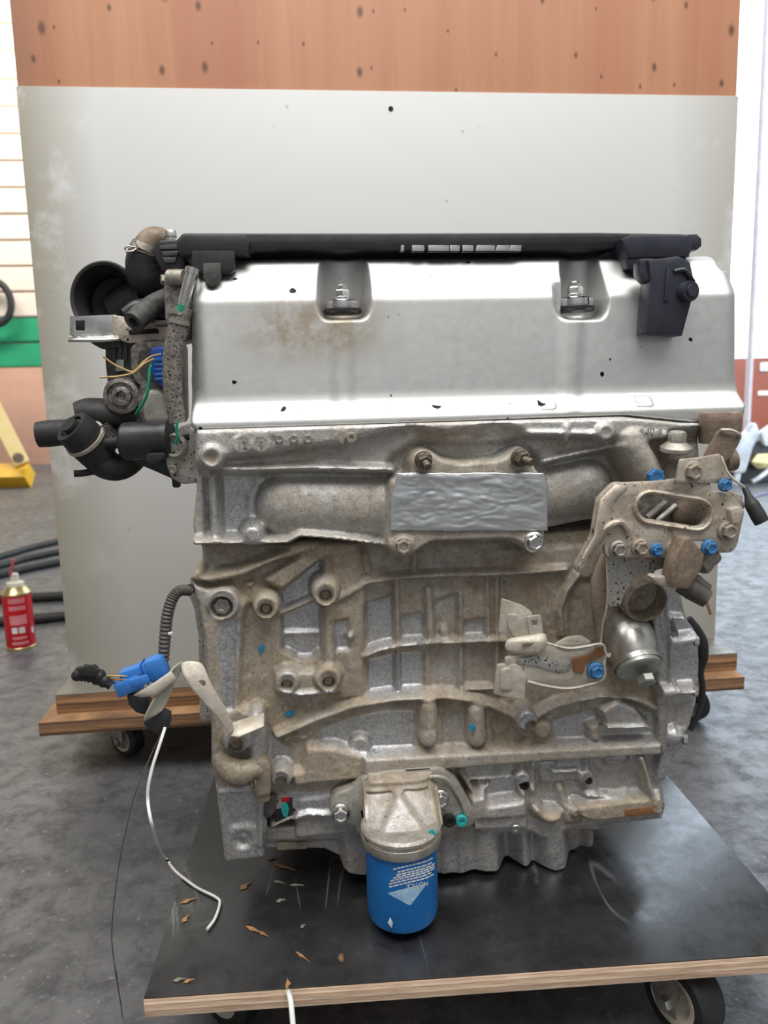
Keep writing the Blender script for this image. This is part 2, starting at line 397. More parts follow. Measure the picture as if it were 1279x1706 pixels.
MT['copper'] = simple('copper_wire', (.45, .22, .11), None, 90, .4, .05, .6, 0)
MT['beige_plastic'] = simple('olive_beige_plastic', (.33, .28, .21), (.20, .165, .12), 60, .5, .1, .2, .6, .0014, 260, grime=((.09, .075, .055), 110, .54, .8))
MT['cap_green'] = simple('green_grey_cap', (.42, .44, .40), (.32, .34, .30), 60, .4, .08, .7, .15)
MT['dome'] = simple('satin_cast_dome', (.58, .57, .54), (.46, .44, .40), 45, .34, .08, .9, .2)
MT['chrome'] = simple('chrome_letters', (.80, .80, .82), (.72, .72, .74), 60, .15, .04, 1, 0)
MT['white_print'] = simple('white_print', (.78, .80, .82), None, 60, .5, .05, 0, 0)
# satin valve cover with dust stains and paint specks
t = NT('satin_silver_cover'); big = t.noise(7, 4, .55); col = t.mix(big, (.60, .60, .59), (.70, .70, .69))
sx, sz = t.axis(0), t.axis(2)
stn = t.math('MULTIPLY', t.maprange(t.math('ABSOLUTE', t.math('SUBTRACT', sx, .012)), .03, .085, 1, 0), t.maprange(t.math('ABSOLUTE', t.math('SUBTRACT', sz, .640)), .012, .04, 1, 0))
stn = t.math('MULTIPLY', stn, t.ramp(t.noise(60, 5, .7), [(.33, .15), (.58, .9)]))
col = t.mix(stn, col, (.36, .30, .22))
sp = t.noise(75, 1, .4); spk = t.ramp(sp, [(.735, 0), (.75, 1)]); col = t.mix(spk, col, (.02, .02, .02))
MT['cover'] = t.out(col, t.maprange(t.noise(120, 4), .3, .7, .48, .56), t.maprange(stn, 0, 1, 1, .6), t.bump(t.noise(1400, 2), .12, .0004))
# blue filter paint
MT['filter_blue'] = simple('blue_filter_paint', (.010, .16, .47), (.008, .13, .40), 25, .32, .06, 0, .03)
# foil tape
t = NT('silver_foil_tape'); MT['foil'] = t.out(t.mix(t.noise(30, 4), (.66, .67, .69), (.55, .56, .58)), .36, .8, t.bump(t.noise(70, 5, .6, dist=1.5), .2, .003))
# plywood edge: veneer layers stacked in z
def ply_edge(name, layers, light, dark):
    t = NT(name); wv = t.noise(9, 3, .5)
    z = t.math('ADD', t.math('MULTIPLY', t.axis(2), layers), t.math('MULTIPLY', wv, .35)); fr = t.math('FRACT', z)
    k = t.ramp(fr, [(0, 0), (.12, .0), (.2, 1), (.5, .85), (.62, .35), (.9, .45), (1, 0)])
    gr = t.noise(60, 5, .7, t.mapping((.25, .25, 3)))
    col = t.mix(k, dark, light); col = t.mix(t.ramp(gr, [(.42, 0), (.7, .6)]), col, tuple(x*.45 for x in dark))
    return t.out(col, .7, 0, t.bump(gr, .5, .002))
MT['ply'] = ply_edge('plywood_edge', 170, (.92, .72, .54), (.58, .36, .23))
MT['ply_dark'] = ply_edge('weathered_plywood_edge', 60, (.42, .23, .11), (.13, .07, .04))
# black film faced deck with scratches down to the wood
t = NT('black_filmed_deck'); c0 = t.mix(t.noise(14, 4, .6), (.006, .006, .007), (.015, .015, .017))
s1 = t.noise(5, 2, .5, t.mapping((1, .10, 1), (0, 0, .85))); s2 = t.noise(6, 2, .5, t.mapping((1, .12, 1), (0, 0, -.6))); s3 = t.noise(8, 2, .5, t.mapping((1, .2, 1), (0, 0, .2)))
ln = lambda v, c_, w_: t.ramp(v, [(c_-w_, 0), (c_, 1), (c_+w_, 0)])
patch = t.ramp(t.noise(9, 3, .6), [(.50, 0), (.58, 1)])
sc_ = t.math('MULTIPLY', t.math('MAXIMUM', t.math('MAXIMUM', ln(s1, .47, .0025), ln(s1, .56, .002)), t.math('MAXIMUM', ln(s2, .52, .0025), ln(s3, .45, .002))), patch)
dust = t.ramp(t.noise(28, 6, .75), [(.50, 0), (.75, .35)]); c0 = t.mix(dust, c0, (.05, .05, .052)); c = t.mix(sc_, c0, (.13, .13, .13))
wd = t.ramp(t.noise(26, 2, .5, t.mapping((1, .35, 1), (0, 0, .9))), [(.745, 0), (.757, 1)]); c = t.mix(wd, c, (.22, .12, .06))
MT['deck'] = t.out(c, t.maprange(t.noise(30, 5, .7), .3, .7, .20, .40), 0, t.bump(t.math('MAXIMUM', t.math('MULTIPLY', sc_, -1), t.math('MULTIPLY', t.noise(160, 4), .25)), .25, .0010), 1.0)
MT['splinter'] = simple('bare_wood_splinter', (.42, .22, .09), (.25, .13, .06), 60, .75)
# backdrop wood veneer
t = NT('orange_wood_veneer'); mp = t.mapping((1, 1, .05)); g = t.noise(26, 6, .65, mp, .4); g2 = t.noise(5.5, 3, .5, t.mapping((1, 1, .02)))
c = t.mix(t.ramp(g, [(.3, 0), (.7, 1)]), (.42, .185, .095), (.53, .27, .15)); c = t.mix(t.ramp(g2, [(.4, 0), (.62, .55)]), c, (.36, .13, .065))
x = t.n('ShaderNodeTexVoronoi', feature='F1', voronoi_dimensions='2D'); x.inputs['Scale'].default_value = 17
cxz = t.n('ShaderNodeCombineXYZ'); t.l(t.axis(0), cxz.inputs[0]); t.l(t.math('MULTIPLY', t.axis(2), .6), cxz.inputs[1]); t.l(cxz.outputs[0], x.inputs['Vector'])
rnd = t.axis(0, x.outputs['Color']); big_k = t.math('MULTIPLY', t.math('POWER', rnd, 2.5), .045); kk_ = t.math('DIVIDE', x.outputs['Distance'], t.math('ADD', big_k, .018))
kn = t.ramp(t.math('MULTIPLY', kk_, .3), [(.25, .9), (.42, .5), (.7, 0)]); c = t.mix(kn, c, (.10, .042, .022))
c = t.mix(t.maprange(t.axis(0), -.41, -.34, .55, 0), c, (.17, .09, .06))
MT['veneer'] = t.out(c, .55, 0, t.bump(g, .1, .001))
t = NT('white_laminate'); c = t.mix(t.noise(1.6, 2), (.56, .56, .55), (.62, .62, .61))
px_ = t.axis(0); lm = t.maprange(px_, -.40, -.29, 1, 0); rm = t.maprange(px_, .60, .72, 0, .6); em = t.math('MAXIMUM', lm, rm)
dz = t.math('MULTIPLY', t.ramp(t.noise(11, 5, .65), [(.33, 0), (.47, 1)]), em); c = t.mix(dz, c, (.33, .305, .24))
lo = t.math('MULTIPLY', t.maprange(t.axis(2), .20, .75, .55, 0), t.ramp(t.noise(3, 4), [(.2, .3), (.7, 1)])); c = t.mix(lo, c, (.52, .48, .40))
k = t.ramp(t.noise(36, 2, .4), [(.75, 0), (.79, .8)]); c = t.mix(k, c, (.30, .29, .26))
MT['laminate'] = t.out(c, .42, 0, t.bump(t.noise(6, 3), .03, .01))
# floor: worn dark concrete, damp shine
t = NT('worn_concrete_floor'); n1 = t.noise(2.2, 6, .65); n2 = t.noise(24, 6, .75)
c = t.mix(t.ramp(n1, [(.35, 0), (.65, 1)]), (.085, .085, .09), (.15, .15, .155)); c = t.mix(t.ramp(n2, [(.45, 0), (.66, .8)]), c, (.035, .035, .038))
c = t.mix(t.ramp(t.noise(90, 4, .7), [(.60, 0), (.68, .6)]), c, (.26, .26, .26))
MT['floor'] = t.out(c, t.maprange(n2, .3, .7, .28, .60), 0, t.bump(n2, .35, .004))
MT['wall_cream'] = simple('cream_block_paint', (.86, .74, .63), (.80, .68, .57), 3, .7, .05, 0, .2, .002, 40)
MT['wall_green'] = simple('green_block_paint', (.02, .36, .17), (.02, .30, .14), 3, .6, .05, 0, .2, .002, 40)
MT['wall_pink'] = simple('pink_plaster', (.62, .36, .25), (.52, .30, .22), 3, .7, .05, 0, .2, .002, 40)
MT['mortar'] = simple('dark_mortar', (.36, .29, .24), None, 8, .85, .05, 0, .2)
MT['red_wall'] = simple('orange_red_paint', (.33, .075, .035), (.27, .06, .03), 2, .55, .08, 0, .1)
MT['ceil'] = simple('ceiling_sheet', (.45, .47, .48), None, 2, .7, .05, 0, 0)
MT['post'] = simple('pale_post_paint', (.62, .55, .55), None, 4, .5)
MT['yellow'] = simple('yellow_machine_paint', (.85, .48, .03), (.78, .42, .03), 6, .45)
MT['can_red'] = simple('red_can_print', (.62, .012, .02), (.55, .01, .018), 10, .3, .05, 0, 0)
MT['can_rim'] = simple('gold_can_rim', (.62, .52, .25), None, 20, .3, .05, .8, 0)
MT['nozzle'] = simple('cream_nozzle', (.80, .76, .64), None, 20, .45, .05, 0, 0)
MT['pinkstraw'] = simple('red_straw', (.75, .12, .14), None, 20, .4, .05, 0, 0)
MT['pinkprint'] = simple('pale_pink_print', (.75, .25, .27), None, 20, .4, .05, 0, 0)
MT['tyre'] = simple('caster_tyre_rubber', (.016, .016, .018), (.03, .03, .032), 40, .45, .08, 0, .15)
MT['hub'] = simple('cream_caster_hub', (.66, .60, .50), (.50, .45, .36), 60, .5, .08, 0, .1)
MT['scrap_grey'] = simple('scrap_aluminium', (.60, .60, .62), (.40, .40, .42), 12, .45, .1, .5, .2)
MT['hole'] = simple('dark_cavity', (.012, .011, .010), None, 60, .8, .05, 0, 0)
MT['cast_plain'] = simple('cast_raised_mark', (.52, .50, .45), (.36, .33, .28), 70, .45, .1, .6, .5, .001, 400, grime=((.16, .13, .10), 90, .57, .7))
MT['teal_blue'] = simple('blue_paint_dab', (.015, .28, .48), None, 120, .45, .05, 0, .1)
MT['strap_yellow'] = simple('pale_yellow_paint', (.80, .62, .28), (.74, .55, .22), 6, .45)
MT['scuff'] = simple('grey_wood_chip', (.24, .22, .18), (.14, .13, .11), 90, .7)
MT['dark_stud'] = simple('brown_oxide_stud', (.20, .165, .13), (.11, .09, .07), 150, .5, .1, .7, .3)
# ------------------------------------------------------------------ setting
def struct(o): o['kind'] = 'structure'; return o
struct(box('floor', (1, 6, -.05), (24, 22, .1), MT['floor'], None, 0))
struct(box('unseen_ceiling', (-2.1, 3.2, 4.65), (9.4, 11, .1), MT['ceil'], None, 0))  # unseen, put in to hold back light from the sky
struct(box('added_wall_front', (-2.1, -2.4, 2.3), (9.4, .2, 4.6), MT['ceil'], None, 0))  # added behind the camera to cut the frontal light
struct(box('added_wall_right', (2.6, .3, 2.3), (.2, 5.4, 4.6), MT['ceil'], None, 0))  # added out of view so sky light enters only from the back right
struct(box('wall_left', (-6.8, 3.2, 2.3), (.2, 11, 4.6), MT['wall_cream'], None, 0))
WY = 7.19
wb = struct(box('wall_back', (-2.45, WY+.10, 2.3), (8.5, .18, 4.6), MT['mortar'], None, 0))
CH, BW = .215, 2.1
def mesh_board(mat):
    bm = bmesh.new(); bmesh.ops.create_cube(bm, size=1.0)
    for v in bm.verts: v.co = Vector((v.co.x*(BW-.006), v.co.y*.05, v.co.z*(CH-.012)))
    bmesh.ops.bevel(bm, geom=bm.edges[:], offset=.010, segments=2, affect='EDGES')
    me = bpy.data.meshes.new('siding_board'); bm.to_mesh(me); bm.free(); me.materials.append(mat); return me
mbc, mbg = mesh_board(MT['wall_cream']), mesh_board(MT['wall_green'])
for r in range(16):
    for c in range(4):
        z = .86+CH*(r+.5)
        if z > 4.15: continue
        x = -6.2+BW*c
        o = bpy.data.objects.new('siding_board', mbg if r < 2 else mbc); COL.objects.link(o); o.location = (x, WY+.005+random.uniform(-.003, .003), z); o.parent = wb
        o.matrix_parent_inverse = Matrix.Identity(4)
struct(box('trim_1', (-2.45, WY-.01, .43), (8.5, .06, .86), MT['wall_pink'], None, .004))
struct(box('trim_2', (-2.45, WY-.02, 4.37), (8.5, .10, .46), MT['wall_green'], None, .004))
rx = P(1232, 650, WY)[0]
struct(box('wall_far', (rx+2.6, WY+.06, P(1255, 596, WY)[2]/2), (5.3, .12, P(1255, 596, WY)[2]), MT['red_wall'], None, .004))
p = P(1244, 700, 6.6)
post = lathe('support_post', (p[0], 6.6, 0), (0, 0, 1), [(.0, 0), (.07, 0), (.07, .01), (.028, .012), (.028, 4.6), (0, 4.6)], MT['post'], None, 16)
tag(post, 'slim pale steel post in front of the orange red low wall', 'post')
p = P(1274, 611, WY-.01); b = box('wall_sign', (p[0], WY-.006, p[2]), (.10, .008, .085), MT['white_print'], None, .002); tag(b, 'small white sign plate on the orange red wall', 'sign')
p = P(1272, 655, WY-.01); b = box('paper_strip', (p[0], WY-.006, p[2]), (.12, .008, .045), MT['wall_cream'], None, .002); tag(b, 'cream strip stuck low on the orange red wall', 'strip')
# black hose loop at the far left
c = P(-16, 503, 7.0); R = 30*S(0, 503, 7.0)
hl = tube('hose_loop', [(c[0]+R*math.cos(a)*1.0, 7.06, c[2]+R*1.25*math.sin(a)) for a in np.linspace(0, 2*math.pi, 24)], .030, MT['rubber'], None, 12, 2)
tag(hl, 'black hose loop hanging on the cream block wall', 'hose')
# yellow floor stand, far left
p0 = G(20, 812); YY = p0[1]
ys = empty('yellow_stand', (p0[0], YY, 0), 'yellow steel stand foot on the floor by the pink wall', 'stand')
a = P(-140, 806, YY+.05); b_ = P(49, 783, YY-.02)
tube('foot_beam', [(a[0], a[1], .08), (b_[0], b_[1], .08)], .085, MT['yellow'], ys, 4, 1, straight=True)
tube('diagonal_strut', [P(-20, 660, YY+.1), P(38, 775, YY)], 0.07, MT['strap_yellow'], ys, 4, 1, straight=True)
tube('upright', [P(-60, 400, YY+.1), P(-60, 790, YY+.02)], .05, MT['yellow'], ys, 4, 1, straight=True)
lathe('lock_knob', P(30, 762, YY-.06), (0.4, -1, 0), [(0, .05), (.03, .05), (.035, .03), (.03, 0), (0, 0)], MT['brown'], ys, 14)
# cables on the floor behind the panel, left
def cable(pts, r, mat, label):
    W = [G(x, y, r) for x, y in pts]; W = [np.array([q[0], q[1], r]) for q in W]
    e = W[-1]+(W[-1]-W[-2])/np.linalg.norm(W[-1]-W[-2])*.5
    s = W[0]-(W[1]-W[0])/np.linalg.norm(W[1]-W[0])*.8
    tag(tube('floor_hose', [s]+W+[e], r, mat, None, 10, 6), label, 'hose', 'hoses lying on the workshop floor')
cable([(0, 927), (45, 914), (90, 903)], .012, MT['rubber'], 'farthest black hose on the floor left of the white panel')
cable([(0, 942), (40, 931), (92, 920)], .012, MT['rubber'], 'second black hose from the back, left of the white panel')
cable([(0, 957), (45, 947), (94, 937)], .013, MT['rubber'], 'black hose passing just behind the spray can nozzle')
cable([(10, 997), (60, 995), (98, 993)], .014, MT['rubber'], 'black hose level with the upper half of the red spray can')
cable([(20, 1034), (60, 1031), (98, 1027)], .013, MT['rubber'], 'nearest black hose level with the lower half of the red can')
# spray can
g = G(36, 1078); cr = .0325
can = empty('spray_can', (g[0], g[1], 0), 'red aerosol spray can with red straw standing on the floor', 'spray can')
o3 = (g[0], g[1], 0); ztop = P(24, 988, g[1])[2]
lathe('body', o3, (0, 0, 1), [(0, .004), (cr-.002, .004), (cr, .008), (cr, ztop)], MT['can_red'], can, 40)
lathe('base_rim', o3, (0, 0, 1), [(cr-.003, 0), (cr+.0005, 0), (cr+.001, .006), (cr-.001, .008)], MT['can_rim'], can, 40)
lathe('shoulder', o3, (0, 0, 1), [(cr, ztop-.002), (cr+.001, ztop+.002), (cr-.003, ztop+.006), (cr*.75, ztop+.015), (cr*.5, ztop+.020), (0, ztop+.020)], MT['can_rim'], can, 40)
nz_ = lathe('nozzle', o3, (0, 0, 1), [(.0, ztop+.015), (cr*.62, ztop+.018), (cr*.6, ztop+.026), (.010, ztop+.030), (.009, ztop+.046), (.007, ztop+.048), (0, ztop+.048)], MT['nozzle'], can, 20)
tube('straw', [P(17, 958, g[1]-.008), P(23, 932, g[1]-.012)], .003, MT['pinkstraw'], can, 8, 1, straight=True)
def can_patch(a0, a1, z0, z1, mat):
    bm = bmesh.new(); n = 8; R = cr+.0004; vs = []
    for i in range(n+1):
        a = math.radians(a0+(a1-a0)*i/n); vs.append([bm.verts.new((g[0]+R*math.cos(a), g[1]+R*math.sin(a), z)) for z in (z0, z1)])
    for A, B in zip(vs[:-1], vs[1:]): bm.faces.new((A[0], B[0], B[1], A[1]))
    frombm('print_block', bm, mat, can)
for z0, z1, m, a0, a1 in ((.112, .124, 'pinkprint', -105, -40), (.096, .106, 'pinkprint', -105, -40), (.062, .084, 'pinkprint', -105, -38), (.042, .056, 'white_print', -100, -78), (.042, .056, 'white_print', -72, -50), (.036, .050, 'white_print', -20, -8), (.015, .022, 'pinkprint', -105, -40), (.028, .034, 'pinkprint', -100, -45)):
    can_patch(a0, a1, z0*ztop/.13, z1*ztop/.13, MT[m])
# scrap parts, far right
q0 = G(1250, 806); SY = q0[1]
se = empty('scrap_engine', (q0[0], SY, 0), 'blurred heap of grey and black engine parts on the floor at the right edge', 'engine part')
def pl(name, pts, Y, th, m, par=se, **k): return plate(name, pts, Y, th, MT[m], par, **k)
pl('housing', [(1216, 806), (1212, 770), (1222, 748), (1250, 742), (1300, 735), (1320, 800), (1290, 808)], SY, .30, 'rubber', rc=6, bevel=.02)
pl('bracket_arm', [(1228, 768), (1224, 752), (1236, 726), (1246, 722), (1258, 706), (1264, 722), (1252, 746), (1246, 768), (1240, 786), (1224, 788)], SY-.06, .05, 'scrap_grey', rc=3, bevel=.008)
pl('bracket_leg', [(1226, 790), (1234, 788), (1230, 808), (1222, 808)], SY-.05, .03, 'scrap_grey', bevel=.004)
pl('cover', [(1252, 770), (1262, 758), (1300, 756), (1300, 778), (1262, 780)], SY-.04, .04, 'can_rim', rc=3, bevel=.006)
pl('white_cap', [(1270, 722), (1290, 708), (1300, 738), (1276, 742)], SY-.03, .05, 'white_print', rc=3, bevel=.006)
tube('pipe', [P(1253, 803, SY-.12), P(1266, 795, SY-.12), P(1285, 780, SY-.1)], .014, MT['scrap_grey'], se, 10, 4)
tube('pipe', [P(1208, 772, SY-.05), P(1220, 770, SY-.08), P(1226, 762, SY-.1)], .014, MT['scrap_grey'], se, 10, 4)
vc = tube('violet_cable', [G(1222, 846, .006), G(1245, 834, .006), G(1266, 824, .006), G(1310, 818, .006)], .006, simple('violet_cable', (.18, .12, .28)), None, 8, 5)
tag(vc, 'thin violet cable on the bright floor by the scrap parts', 'cable')
# ------------------------------------------------------------------ casters and dollies
def caster(parent, loc, z_top, wr, ang, hubmat, width=.026):
    x, y = loc; ax = Vector((math.cos(ang), math.sin(ang), 0)); tr = Vector((-ax.y, ax.x, 0)); c = Vector((x, y, wr))
    cs = lathe('caster', c, ax, [(wr*.62, -width*.5), (wr*.9, -width*.5), (wr*.98, -width*.38), (wr, 0), (wr*.98, width*.38), (wr*.9, width*.5), (wr*.62, width*.5)], MT['tyre'], parent, 40)
    h = lathe('hub', c, ax, [(0, -width*.30), (wr*.22, -width*.30), (wr*.25, -width*.22), (wr*.42, -width*.2), (wr*.5, -width*.46), (wr*.66, -width*.52), (wr*.66, width*.52), (wr*.5, width*.46), (wr*.42, width*.2), (wr*.2, width*.3), (0, width*.3)], hubmat, cs, 32)
    bm = bmesh.new(); off = tr*wr*.35
    for s in (-1, 1):
        b0 = c+ax*(s*width*.68)
        vs = [b0+tr*d+Vector((0, 0, z)) for d, z in ((-.010, -.010), (.010, -.010), (.022+wr*.35, z_top-wr-.004), (-.022+wr*.35, z_top-wr-.004))]
        A = [bm.verts.new(v) for v in vs]; B = [bm.verts.new(v+ax*(s*.002)) for v in vs]
        bm.faces.new(A); bm.faces.new(B)
        for i in range(4): bm.faces.new((A[i], A[(i+1) % 4], B[(i+1) % 4], B[i]))
    frombm('fork', bm, MT['steel'], cs)
    box('top_plate', (x+off.x, y+off.y, z_top-.0025), (.06, .06, .005), MT['steel'], cs, .001)
    lathe('axle_bolt', c-ax*(width*.95), ax, [(0, 0), (.006, 0), (.007, .003), (.007, .006), (.004, .007), (.004, width*1.9), (0, width*1.9)], MT['silver'], cs, 6)
    return cs
# dolly under the backdrop
bd = empty('backdrop_dolly', (.15, 1.45, 0), 'low plywood dolly on casters carrying the white backdrop panel', 'dolly')
zb = .078
lo_ = box('lower_plywood', (.146, 1.45, zb+.011), (1.13, .60, .022), MT['ply_dark'], bd, .001)
box('upper_plywood', (.157, 1.465, zb+.022+.015), (1.115, .57, .030), MT['ply_dark'], bd, .001)
box('top_film', (.157, 1.465, zb+.0525), (1.115, .57, .001), simple('grey_film', (.20, .19, .16), (.15, .14, .12), 20, .5), bd, 0)
for x, y, a in ((-.31, 1.235, .9), (.655, 1.215, .5), (-.31, 1.66, .3), (.655, 1.66, .2)): caster(bd, (x, y), zb, .030, a, MT['hub'])
# backdrop panel
PY = 1.255; PZ = zb+.053
bp = empty('backdrop_panel', (.16, PY+.02, PZ), 'tall plywood panel faced white with a bare orange wood top', 'panel')
xl, xr = P(118, 1128, PY)[0], P(1190, 1062, PY)[0]; zw = P(640, 151, PY)[2]
box('plywood_core', ((xl+xr)/2, PY+.022, (PZ+1.5)/2), (xr-xl, .036, 1.5-PZ), MT['veneer'], bp, .003)
box('white_sheet', ((xl+xr)/2, PY+.0028, (PZ+zw)/2), (xr-xl+.002, .004, zw-PZ), MT['laminate'], bp, .001)
p = P(651, 181, PY); lathe('screw_hole', (p[0], PY+.0006, p[2]), (0, -1, 0), [(0, .0004), (.0035, .0006), (.004, 0)], MT['hole'], bp, 14)
# engine dolly
ZB = .10; DA = -math.radians(2.4); DX = Vector((math.cos(DA), math.sin(DA), 0)); DY = Vector((-math.sin(DA), math.cos(DA), 0))
FL = Vector(G(238, 1664, ZB)); DW, DD = .572, .50
dc = FL+DX*DW/2+DY*DD/2; RotD = Matrix.Rotation(DA, 3, 'Z')
ed = empty('engine_dolly', (dc.x, dc.y, 0), 'low plywood dolly with scratched black deck under the engine', 'dolly')
box('plywood_board', (dc.x, dc.y, ZB-.0095), (DW, DD, .017), MT['ply'], ed, .0012, RotD)
film = box('black_film', (dc.x, dc.y, ZB-.0005), (DW-.001, DD-.001, .001), MT['deck'], ed, .0003, RotD)
for x, y, a in ((.335, .60, .42), (-.09, .66, .8), (-.06, 1.0, 0), (.36, .98, 0)):
    if (x, y) == (.335, .60): q = G(1138, 1654, .036); x, y = q[0], q[1]
    caster(ed, (x, y), ZB-.018, .036, a, MT['hub'], .030)
def sliver(px, py, L, W, ang, m='splinter'):
    c = Vector(G(px, py, ZB+.0008)); bm = bmesh.new(); d = Vector((math.cos(ang), math.sin(ang), 0)); n = Vector((-d.y, d.x, 0))
    lo = [bm.verts.new(c+d*L*a+n*W*b) for a, b in ((-.5, -.1), (-.15, -.5), (.05, -.15), (.5, .05), (.1, .25), (-.2, .5))]
    hi = [bm.verts.new(c+d*L*a*.7+n*W*b*.5+Vector((0, 0, .0012))) for a, b in ((-.5, -.1), (-.15, -.5), (.05, -.15), (.5, .05), (.1, .25), (-.2, .5))]
    bm.faces.new(hi); bm.faces.new(lo)
    for i in range(6): bm.faces.new((lo[i], lo[(i+1) % 6], hi[(i+1) % 6], hi[i]))
    o = frombm('splinter', bm, MT[m], film)
for a in ((475, 1445, .028, .006, -.6), (410, 1475, .016, .008, .7), (425, 1550, .024, .005, -.7), (440, 1557, .014, .004, -.8), (315, 1500, .018, .006, .3), (310, 1530, .012, .006, 1.0), (480, 1640, .005, .016, 0), (505, 1595, .022, .003, -.9), (455, 1430, .012, .004, .2), (315, 1634, .010, .004, .2)): sliver(*a)
for a in ((465, 1470, .014, .004, -.5), (468, 1500, .010, .006, 0), (495, 1475, .016, .003, -.2), (505, 1543, .006, .005, .4), (300, 1632, .012, .005, 0)): sliver(*a, m='scuff')
tube('white_cord', [Vector(G(478, 1642, ZB-.004))+Vector((0, -.004, 0)), P(484, 1668, .555), P(489, 1720, .54)], .0022, MT['white_wire'], ed, 8, 6)
# ------------------------------------------------------------------ engine
EN = empty('engine', (.14, .80, ZB), 'bare silver four cylinder car engine with dusty aluminium block standing on the dolly', 'engine')
_bc = {}
def bolt_mesh(kind, mat):
    k = (kind, mat)
    if k in _bc: return _bc[k]
    bm = bmesh.new(); Z = (0, 0, 1)
    if kind == 'flange':
        lathe('', (0, 0, 0), Z, [(1, -.15), (1, .14), (.93, .22), (.74, .3)], None, bm=bm, seg=28)
        lathe('', (0, 0, 0), Z, [(.76, .25), (.76, .78), (.68, .88), (.5, .88), (.42, .78), (0, .76)], None, bm=bm, seg=6)
    elif kind == 'hex':
        lathe('', (0, 0, 0), Z, [(1, -.1), (1, .65), (.9, .78), (.55, .78), (.45, .7), (0, .7)], None, bm=bm, seg=6)
    elif kind == 'cap':
        lathe('', (0, 0, 0), Z, [(1, -.1), (1, .4), (.9, .55), (.45, .55), (.4, .3), (0, .3)], None, bm=bm, seg=24)
    elif kind == 'stud':
        lathe('', (0, 0, 0), Z, [(1, -.1), (1, .15), (.9, .2)], None, bm=bm, seg=28)
        lathe('', (0, 0, 0), Z, [(.85, .1), (.85, .85), (.75, .98), (.45, .98)], None, bm=bm, seg=6)
        pr = [(.44, .9)]+[(.44 if i % 2 else .38, .95+i*.09) for i in range(12)]+[(.36, 2.1), (0, 2.1)]
        lathe('', (0, 0, 0), Z, pr, None, bm=bm, seg=16)
    bmesh.ops.recalc_face_normals(bm, faces=bm.faces)
    me = bpy.data.meshes.new('bolt'); bm.to_mesh(me); bm.free(); me.shade_smooth(); sharp(me, 28); me.materials.append(MT[mat]); _bc[k] = me; return me
def bolt(parent, px, py, Y, r, mat='steel', kind='flange', d=(0, -1, 0), name='bolt', spin=0, zs=1, label=None):
    o = bpy.data.objects.new(name, bolt_mesh(kind, mat)); COL.objects.link(o)
    R = r*S(px, py, Y); qd = Vector((0, 0, 1)).rotation_difference(Vector(d).normalized())
    M = Matrix.Translation(Vector(P(px, py, Y))) @ qd.to_matrix().to_4x4() @ Matrix.Rotation(spin, 4, 'Z') @ Matrix.Diagonal((R, R, R*zs, 1))
    setparent(o, parent); o.matrix_basis = M
    if label: o['label'] = label
    return o
def project(X, Y, Z):
    v = np.stack([X-CAM[0], Y-CAM[1], Z-CAM[2]], -1); d = v @ fw; return 639.5+FPX*(v @ rt)/d, 853-FPX*(v @ up)/d
def stext(name, body, px, py, Y, hpx, mat, parent, rot=0, depth=.0006, wscale=1):
    cu = bpy.data.curves.new('tmp', 'FONT'); cu.body = body; cu.align_x = 'CENTER'; cu.align_y = 'CENTER'; cu.size = 1; cu.extrude = .02
    ob = bpy.data.objects.new('tmp', cu); COL.objects.link(ob)
    me = bpy.data.meshes.new_from_object(ob.evaluated_get(bpy.context.evaluated_depsgraph_get())); bpy.data.objects.remove(ob); bpy.data.curves.remove(cu)
    k = S(px, py, Y)*hpx/.7; c = P(px, py, Y); cr_, sr = math.cos(rot), math.sin(rot)
    for v in me.vertices:
        x, z, e = v.co.x*k*wscale, v.co.y*k, v.co.z
        v.co = (c[0]+x*cr_-z*sr, c[1]-e/.02*depth, c[2]+x*sr+z*cr_)
    me.materials.clear(); me.name = name; return link(name, me, mat, parent, False)

box('rear_casting', (.145, .83, .42), (.44, .15, .52), MT['dirty_alu'], EN, .02)
# ---- valve cover
cv = Relief(.682, 300, 400, 1248, 718, .0013)
lev = [(400, -.060), (414, -.050), (420, -.036), (428, -.028), (486, -.0075), (496, -.0045), (655, .0015), (668, .003), (680, .008), (688, .014), (692, .0165), (718, .017)]
zs = [P(640, y, .682)[2] for y, _ in lev][::-1]; hs = [h for _, h in lev][::-1]
cv.h = np.interp(cv.Z, zs, hs); cv.blur(3)
xa, xb = P(312, 560, .682)[0], P(1239, 560, .682)[0]
e = np.clip((.016-np.minimum(cv.X-xa, xb-cv.X))/.016, 0, 1); cv.h -= .020*(1-np.sqrt(np.clip(1-e*e, 0, 1)))*np.clip((cv.Z-zs[3])/.02, 0, 1)
cv.line([(572, 528), (572, 664)], 30, .0022, .012, 'add'); cv.line([(955, 528), (946, 664)], 30, .0022, .012, 'add')
for (xc, w_) in ((573, 84), (968, 84)):
    a = cv.q((xc, 470), -.03)[0]; R = w_/2*cv.k*1.02
    poly = roundpoly([(xc-w_/2-2, 395), (xc+w_/2+2, 395), (xc+w_/2-2, 510), (xc+w_/2-8, 527), (xc-w_/2+10, 529), (xc-w_/2+1, 512)], 10)
    Q = [cv.q(p, -.004) for p in poly]; W = cv.win(Q, .006); wt = sstep(.5-cv.sdpoly(Q, W)/.006)
    u = np.clip((cv.X[W]-a)/R, -1, 1); tgt = -.014-.034*np.sqrt(1-u*u)
    cv.h[W] = cv.h[W]*(1-wt)+np.minimum(tgt, cv.h[W])*wt
cv.poly([(1165, 400), (1227, 400), (1227, 457), (1165, 457)], -.062, .005, 'min', rc=8)
cv.poly([(1170, 440), (1213, 440), (1213, 455), (1170, 455)], -.050, .003, 'max', rc=3)
